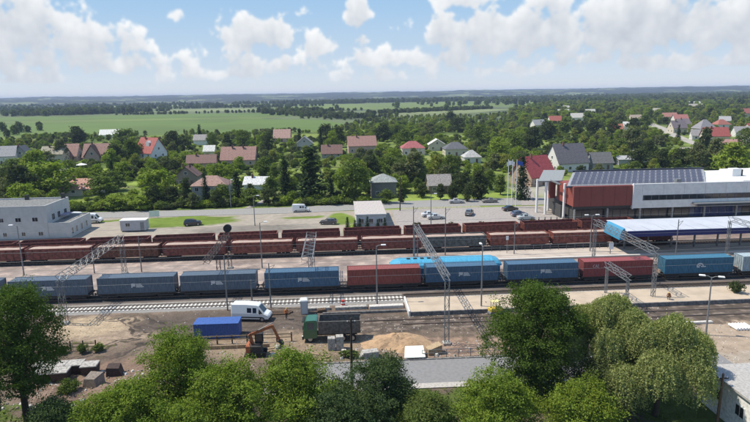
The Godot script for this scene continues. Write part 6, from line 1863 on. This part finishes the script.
	var picked := [["r", 4.0, -170.5, 12.1, 11.1], ["b", 6.7, -182.3, 8.4, 5.7], ["c", -16.9, -177.0, 13.9, 5.3], ["C", -9.0, -174.1, 17.0, 10.7], ["c", -2.6, -173.2, 8.6, 3.3], ["c", -40.9, -175.5, 9.8, 2.8], ["C", -31.5, -175.8, 9.8, 5.0], ["g", 26.8, -199.5, 12.0, 7.6], ["d", 30.8, -393.5, 12.0, 12.0], ["d", -0.3, -356.4, 12.0, 9.2], ["b", 72.2, -253.1, 12.0, 12.0], ["c", 55.1, -167.9, 13.9, 5.0], ["d", 189.7, -387.5, 12.0, 12.0], ["g", 159.4, -301.4, 12.0, 12.0], ["d", 138.0, -247.5, 10.2, 8.3], ["r", 379.3, -654.3, 12.0, 12.0], ["g", 145.1, -221.8, 11.2, 8.2], ["g", 152.2, -220.5, 12.0, 8.9], ["b", 146.7, -202.5, 12.0, 11.6], ["b", -95.5, -190.6, 11.4, 14.2], ["b", -128.0, -246.7, 10.8, 11.5], ["g", -143.6, -306.3, 12.0, 7.7], ["d", -190.8, -434.7, 12.0, 12.0], ["d", -100.6, -184.0, 12.0, 10.4], ["d", -100.6, -191.3, 7.8, 6.8], ["b", -58.1, -181.4, 9.4, 11.5], ["d", -55.0, -171.2, 6.6, 4.8], ["d", -51.0, -173.8, 5.5, 6.1], ["d", -45.6, -171.4, 8.7, 3.3], ["r", -35.2, -171.5, 6.0, 6.1], ["d", -104.8, -275.7, 10.7, 10.3], ["r", -101.6, -286.9, 12.1, 10.2], ["d", -99.3, -348.9, 12.0, 11.1], ["g", -86.7, -305.7, 9.3, 6.5], ["r", -146.4, -404.0, 10.8, 16.0], ["c", -100.2, -425.8, 12.9, 5.3], ["r", -77.6, -359.1, 10.9, 8.2], ["d", -65.4, -343.7, 10.5, 6.0], ["r", -58.4, -355.1, 12.0, 11.2], ["d", -40.3, -330.4, 12.0, 9.8], ["c", -24.2, -359.8, 12.3, 4.4], ["d", -8.4, -395.0, 12.0, 10.2], ["b", -3.5, -329.7, 12.4, 8.5], ["c", -10.1, -331.2, 14.7, 3.4], ["r", 40.7, -206.9, 9.9, 7.9], ["r", 37.4, -217.8, 10.0, 6.8], ["d", 40.2, -180.9, 7.1, 6.3], ["d", 42.3, -169.8, 8.6, 5.9], ["d", 25.6, -175.8, 4.4, 4.6], ["r", 20.1, -220.9, 8.9, 10.3], ["g", 21.3, -200.7, 8.5, 8.4], ["d", 12.6, -227.8, 8.4, 8.7], ["r", 37.7, -332.3, 11.5, 9.1], ["g", 65.6, -408.5, 12.0, 12.0], ["d", 120.2, -615.1, 12.0, 12.0], ["d", 97.4, -465.0, 12.0, 12.0], ["r", 86.4, -347.9, 12.0, 12.0], ["r", 90.7, -289.3, 12.0, 12.0], ["d", 109.7, -318.5, 12.0, 10.7], ["d", 140.2, -378.2, 12.0, 12.0], ["r", 173.1, -429.8, 12.0, 12.0], ["r", 239.3, -543.0, 12.0, 12.0], ["d", 178.3, -392.5, 12.0, 12.0], ["g", 263.8, -528.2, 12.0, 12.0], ["d", 216.7, -409.5, 12.0, 12.0], ["r", 259.3, -474.1, 12.0, 12.0], ["c", 218.2, -358.8, 10.2, 3.4], ["d", 196.2, -295.6, 11.6, 7.7], ["r", 180.8, -259.2, 5.6, 6.0], ["r", 413.1, -577.4, 12.0, 12.0], ["d", 394.4, -591.8, 12.0, 12.0], ["r", 210.2, -283.9, 12.0, 10.2], ["d", 131.1, -224.4, 8.1, 6.4], ["d", 123.1, -225.9, 8.1, 9.5], ["d", 141.6, -228.9, 7.5, 7.7], ["b", -66.0, -168.3, 4.4, 9.5], ["b", -58.0, -167.2, 4.1, 6.5], ["d", -21.3, -169.5, 4.8, 6.0], ["r", -26.7, -170.2, 4.8, 6.0], ["d", -26.9, -173.5, 6.1, 3.1], ["g", -42.8, -168.0, 4.7, 4.2], ["d", -36.3, -168.5, 5.3, 3.6], ["r", 13.8, -167.5, 4.2, 5.3], ["d", 18.1, -166.8, 4.8, 2.6], ["d", 30.7, -171.5, 4.9, 3.0], ["d", 34.6, -171.0, 4.9, 3.6], ["d", 38.0, -167.1, 4.8, 3.5], ["r", 50.3, -187.3, 6.7, 4.5], ["r", 51.1, -177.3, 6.4, 4.0], ["b", -92.7, -210.2, 7.9, 7.5], ["r", -77.7, -187.9, 7.1, 9.3], ["r", -79.9, -203.8, 7.0, 8.7], ["b", -87.3, -234.0, 7.2, 10.0], ["b", -104.6, -268.4, 9.1, 8.6], ["r", -140.5, -254.9, 6.9, 10.1], ["d", -121.5, -214.8, 8.0, 7.7], ["g", -144.2, -291.1, 6.8, 8.4], ["r", -114.7, -250.4, 6.8, 7.1], ["d", -85.2, -245.1, 6.7, 6.1], ["r", -72.0, -226.0, 6.6, 5.6], ["d", -58.8, -200.5, 6.2, 5.0], ["b", -56.8, -234.3, 5.6, 6.6], ["b", -48.4, -227.3, 6.3, 8.4], ["r", -22.7, -186.9, 5.9, 5.3], ["b", 2.6, -203.7, 7.2, 6.4], ["g", 5.6, -229.0, 7.2, 6.8], ["b", -12.2, -232.2, 7.3, 7.3], ["r", -30.8, -235.5, 7.3, 7.0], ["r", -23.7, -208.1, 7.3, 4.4]]
	var made := []
	var rg := RandomNumberGenerator.new()
	rg.seed = 99
	for a in picked:
		made.append([a[0], a[1], a[2] - a[4] * 0.3, a[3], a[4], true])
	# fill the gardens and woods
	var cells := {}
	for a in made: cells[Vector2i(int(floor(a[1] / 5.0)), int(floor(a[2] / 5.0)))] = true
	var extra := []
	var patch := FastNoiseLite.new()
	patch.seed = 3; patch.frequency = 0.012
	var tries := 0
	while tries < 26000:
		tries += 1
		var z := -sqrt(lerpf(169.0 * 169.0, 1500.0 * 1500.0, rg.randf()))
		if tries < 9000: z = -sqrt(lerpf(169.0 * 169.0, 560.0 * 560.0, rg.randf()))
		var x := lerpf(-0.69, 0.84, rg.randf()) * -z
		var far_edge := 505.0 + patch.get_noise_2d(x, z) * 50.0 + 330.0 * smoothstep(-0.03, 0.1, x / -z) + 700.0 * smoothstep(0.24, 0.42, x / -z)
		if -z > far_edge: continue
		if z > -176 and x > 15: continue
		if z > -215 and x > 52 and x < 175: continue
		if x > 60 and -z > 790 and -z < 1120 and x < 210 + (-z - 790) * 0.55: continue
		if patch.get_noise_2d(x, z) < 0.06 and -z < 520: continue
		var sp := 5.4 if -z < 560 else 7.5
		var cell := Vector2i(int(floor(x / sp)), int(floor(z / sp))) if -z < 560 else Vector2i(int(floor(x / sp)) + 100000, int(floor(z / sp)))
		if cells.has(cell): continue
		var hh := clampf(rg.randfn(4.2, 1.8), 1.6, 9.5)
		if -z > 560: hh = clampf(rg.randfn(7.5, 2.0), 4, 12)
		if -z > 400 and x < 30: hh = minf(hh, 4.5)
		if -z > 560 and x < -0.3 * z: hh = rg.randf_range(3.0, 5.5)
		var k := "r"
		var q := rg.randf()
		if q < 0.3: k = "b"
		elif q < 0.4: k = "d"
		elif q < 0.58: k = "g"
		elif q < 0.74: k = "y"
		elif q < 0.8: k = "c"
		elif q < 0.87: k = "p"
		if hh < 3.4: k = "s"
		var ok := true
		for ho in houses:
			var along: float = ho[1] / z          # above 1 the tree stands nearer than the house, along the line of sight
			var dx := absf(x * along - ho[0])
			var dz: float = z - ho[1]
			if dx < ho[2] * 0.5 + 2.0 and dz > -11.5 and dz < 75:
				var hides := hh - dz * 32.0 / -z
				if hides > ho[3] * (0.32 if dz < 14 else 0.46): ok = false; break
		if not ok: continue
		for l in [[26, -177, 17, 7], [-104, -268, 8, 26], [-32, -222, 10, 8], [60, -186, 7, 6], [48, -178, 8, 5]]:
			if absf(x - l[0]) < l[2] * 0.8 and absf(z - l[1]) < l[3] * 0.8: ok = false
		for l in [[205, -322, 243, -410], [243, -410, 275, -480], [275, -480, 326, -611], [150, -302, 330, -333], [-25, -167, -22, -181], [55, -160, 65, -197]]:
			var cp := Geometry2D.get_closest_point_to_segment(Vector2(x, z), Vector2(l[0], l[1]), Vector2(l[2], l[3]))
			var dd := Vector2(x, z).distance_to(cp)
			if dd < 4.5: ok = false
			if l[0] > 100:
				# a crown may not hide the pale roads on the slope
				var reach := Vector2(x, z) * (32.0 / (32.0 - hh))
				if Geometry2D.segment_intersects_segment(Vector2(x, z), reach, Vector2(l[0], l[1]), Vector2(l[2], l[3])) != null and rg.randf() < 0.8: ok = false
		if not ok: continue
		cells[cell] = true
		extra.append([k, x, z, hh, hh * 0.45 if k == "c" else hh * 0.5 if k == "p" else hh * rg.randf_range(0.7, 1.2), false])
	extra.sort_custom(func(a, b): return a[3] / -a[2] > b[3] / -b[2])
	var single := 300 - made.size()
	for i in mini(single, extra.size()): made.append(extra[i])
	# labels: kind of tree and its place beside the nearest house
	var by := {}
	for a in made:
		var best: Array = houses[0]; var bd := 1e9
		for ho in houses:
			var d := Vector2((a[1] - ho[0]), (a[2] - ho[1]) * 0.6).length()
			if d < bd: bd = d; best = ho
		var dx: float = a[1] - best[0]; var dz: float = a[2] - best[1]
		var where := ("in front of" if dz > 0 else "behind") if absf(dz) * 0.5 > absf(dx) else ("left of" if dx < 0 else "right of")
		var size: String = "tall " if a[3] > 8.0 else "low " if a[3] < 4.0 else ""
		var lab: String = size + word[a[0]] + " " + where + " the " + best[4]
		a.append(lab)
		if not by.has(lab): by[lab] = []
		by[lab].append(a)
	var ord := ["first", "second", "third", "fourth", "fifth", "sixth", "seventh", "eighth", "ninth", "tenth", "eleventh", "twelfth"]
	for lab in by:
		var l: Array = by[lab]
		if l.size() < 2: continue
		l.sort_custom(func(a, b): return a[1] < b[1])
		for i in l.size(): l[i][6] = lab + ", %s from left" % ord[mini(i, 11)]
	var mm := {}
	for a in made:
		var key := "t%d" % (rg.randi() % 5)
		var bh := 8.0; var bw := 7.0
		if a[0] == "c" or a[0] == "C": key = "c%d" % (rg.randi() % 2); bh = 10.0; bw = 4.6
		elif a[0] == "s": key = "s%d" % (rg.randi() % 2); bh = 2.4; bw = 4.0
		elif a[3] > a[4] * 1.55 or a[0] == "p": key = "col"; bh = 10.0; bw = 5.0
		var called: String = "conifer_tree" if a[0] in ["c", "C"] else "garden_shrub" if a[0] == "s" else "garden_tree"
		tree(called, a[6], "shrub" if a[0] == "s" else "tree", Vector3(a[1], -0.05, a[2]), kinds[key][0], kinds[key][1], tint[a[0]], Vector3(a[4] / bw, a[3] / bh, a[4] / bw), rg.randf_range(0, 360), "trees and shrubs of the gardens")
	# the rest stands too far or too dense to count
	for i in range(single, extra.size()):
		var a: Array = extra[i]
		var key := "t%d" % (i % 5) if a[0] != "c" else "c0"
		if a[0] == "s": key = "s0"
		if a[0] == "p": key = "pcol"
		var nm: String = key + a[0]
		if not mm.has(nm): mm[nm] = [key, a[0], []]
		mm[nm][2].append(a)
	for nm in mm:
		var bh := 8.0; var bw := 7.0
		if mm[nm][0][0] == "c": bh = 10.0; bw = 4.6
		elif mm[nm][0][0] == "p": bh = 10.0; bw = 5.0
		elif mm[nm][0][0] == "s": bh = 2.4; bw = 4.0
		var xf := []
		for a in mm[nm][2]:
			xf.append(Transform3D(Basis(Vector3.UP, rg.randf() * TAU).scaled(Vector3(a[4] / bw, a[3] / bh, a[4] / bw)), Vector3(a[1], -0.05, a[2])))
		stuff("distant_woodland", kinds[mm[nm][0]][1], tint[mm[nm][1]], xf, word[mm[nm][1]] + "s crowding the far gardens and woods")
	# undergrowth of hedges and bushes between the houses
	var low := {"b": [], "r": [], "g": [], "d": []}
	for i in 2800:
		var z := -sqrt(lerpf(169.0 * 169.0, 430.0 * 430.0, rg.randf()))
		var x := lerpf(-0.69, 0.84, rg.randf()) * -z
		if i < 200: z = rg.randf_range(-173.5, -168.8); x = rg.randf_range(-100, 11)
		if (z > -176 and x > 12) or (z > -215 and x > 50 and x < 175): continue
		var free := true
		for ho in houses:
			if absf(x * ho[1] / z - ho[0]) < ho[2] * 0.5 + 1.0 and z - ho[1] > -11.5 and z - ho[1] < 6.0: free = false
		for l in [[26, -177, 17, 7], [-104, -268, 8, 26], [-32, -222, 10, 8], [60, -186, 7, 6], [48, -178, 8, 5]]:
			if absf(x - l[0]) < l[2] * 0.85 and absf(z - l[1]) < l[3] * 0.85: free = false
		for l in [[205, -322, 243, -410], [243, -410, 275, -480], [150, -302, 330, -333], [-25, -167, -22, -181], [55, -160, 65, -197]]:
			if Vector2(x, z).distance_to(Geometry2D.get_closest_point_to_segment(Vector2(x, z), Vector2(l[0], l[1]), Vector2(l[2], l[3]))) < 5.0: free = false
		if not free: continue
		var s := rg.randf_range(0.5, 1.15)
		low["brgdbr"[rg.randi() % 6]].append(Transform3D(Basis(Vector3.UP, rg.randf() * TAU).scaled(Vector3(s, s * rg.randf_range(0.6, 1.0), s)), Vector3(x, -0.1, z)))
	for k in low: stuff("undergrowth", kinds.s0[1], tint[k], low[k], word[k].replace(" tree", "") + " bushes and hedges filling the gardens")
	# tree belts and forests far out, lighter meshes
	var fb := blobs_for(rr, 12.0, 11.0, 0.1, 7)
	var farm := crown(400, fb, 12, 6, 1.0, 1.8, mid)
	var tf := []
	var belts := [[-640, -1240, -470, -1290, 60, 260, 11], [-110, -1170, -60, -1010, 60, 90, 9], [-75, -1010, 40, -780, 50, 200, 6], [60, -965, 290, -1140, 20, 300, 6], [-420, -1160, 40, -1190, 16, 120, 5], [-460, -1750, -100, -1700, 100, 220, 8], [-1150, -1800, -500, -1720, 60, 200, 10], [-900, -1450, -400, -1400, 30, 160, 8], [100, -2250, 900, -2180, 110, 420, 13], [-200, -2200, 100, -2120, 60, 160, 12], [-1500, -2080, -400, -2150, 50, 240, 10], [700, -1500, 1700, -1900, 500, 1300, 12], [-700, -560, -330, -560, 70, 190, 8], [-700, -700, -420, -620, 90, 130, 8], [900, -2300, 2000, -2700, 500, 900, 13], [-2000, -2680, -600, -2560, 60, 240, 11], [-400, -2400, 700, -2480, 60, 300, 11]]
	for b in belts:
		for i in b[5]:
			var f := rg.randf()
			var p := Vector3(lerpf(b[0], b[2], f) + rg.randfn() * b[4] * 0.5, -0.3, lerpf(b[1], b[3], f) + rg.randfn() * b[4] * 0.5)
			var s: float = b[6] / 12.0 * rg.randf_range(0.65, 1.3)
			tf.append([p, s, i % 3])
	for k in 3:
		var xf := []
		for a in tf:
			if a[2] == k: xf.append(Transform3D(Basis(Vector3.UP, rg.randf() * TAU).scaled(Vector3(a[1] * 1.15, a[1], a[1] * 1.15)), a[0]))
		stuff("far_forest", farm, [mid, dark, greyg][k], xf, "far belts of trees between the fields below the skyline")
	# lone dark bush in the big field
	tree("lone_bush", "single dark bush standing alone in the large green field", "bush", Vector3(-347, -0.05, -700), kinds.s0[0], kinds.s0[1], dark, Vector3(2, 2.6, 2))
	# conifers at the low white building and shrubs along the station yard
	var i2 := 0
	for x in [3.4, 4.5, 6.4, 8.9, 10.6, 1.6]:
		tree("small_conifer", "small dark conifer before the low white wall, %s from left" % ["second", "third", "fourth", "fifth", "sixth", "first"][i2], "conifer", Vector3(x, -0.05, -135.4), kinds.c0[0], kinds.c0[1], fir, Vector3(0.3, 0.26 + 0.04 * (i2 % 3), 0.3), i2 * 50.0, "dwarf conifers at the white wall")
		i2 += 1
	for i in 9:
		tree("yard_shrub", "brownish low shrub between the wagons and parking lot, %s from left" % ord[i], "shrub", Vector3(18.0 + i * 4.1 + rg.randf_range(-1, 1), -0.05, -133.0 + rg.randf_range(-0.8, 0.8)), kinds.s1[0], kinds.s1[1], leafy(0.1, 0.085, 0.035), Vector3(0.5, 0.55, 0.5) * rg.randf_range(0.8, 1.3), i * 40.0, "shrubs before the parking lot")
	for a in [[-36.2, -71.4, 0.4, "left"], [-33.6, -71.3, 0.45, "middle"], [-31.6, -71.6, 0.4, "right"]]:
		tree("weed_clump", "green weeds at the foot of the short fence, " + a[3], "weeds", Vector3(a[0], -0.05, a[1]), kinds.s0[0], kinds.s0[1], mid, Vector3(0.45, a[2], 0.35), a[0] * 40, "weeds by the short fence")
	tree("weed_clump", "green weeds beside the concrete cubes near the lane", "weeds", Vector3(0.6, -0.05, -66.9), kinds.s1[0], kinds.s1[1], mid, Vector3(0.7, 0.35, 0.4), 10)
	tree("yard_shrub", "dark shrub on the sandy platform at the right edge", "shrub", Vector3(61.5, 0.45, -82.5), kinds.s0[0], kinds.s0[1], dark, Vector3(0.6, 0.7, 0.6), 30)
	# meadow grass along the lower edge
	var gv := PackedVector3Array(); var gn := PackedVector3Array(); var gc := PackedColorArray()
	for i in 9000:
		var p := Vector3(rg.randf_range(-38, 48), 0.0, rg.randf_range(-57.8, -42))
		if p.x > 36 and p.z > -53: continue
		var t := rg.randf_range(0.7, 1.3)
		leaf(gv, gn, gc, p + Vector3(0, 0.12, 0), Vector3(rg.randfn(), 0.6, rg.randfn()).normalized(), rg.randf_range(0.15, 0.4), 0.06, Color(t * 1.1, t, t), rg)
	var go := inst(self, numbered("meadow_grass"), arrmesh(gv, gn, gc, leafy(0.1, 0.15, 0.035)))
	tag(go, "rough green grass between the front trees and the lane", "grass")
	go.set_meta("kind", "stuff")
func stuff(called: String, am: Mesh, m: Material, xf: Array, label: String, cat := "trees"):
	var o := MultiMeshInstance3D.new()
	var q := MultiMesh.new()
	q.transform_format = MultiMesh.TRANSFORM_3D
	q.mesh = am; q.instance_count = xf.size()
	for i in xf.size(): q.set_instance_transform(i, xf[i])
	o.multimesh = q; o.material_override = m
	o.name = numbered(called); add_child(o)
	tag(o, label, cat)
	o.set_meta("kind", "stuff")
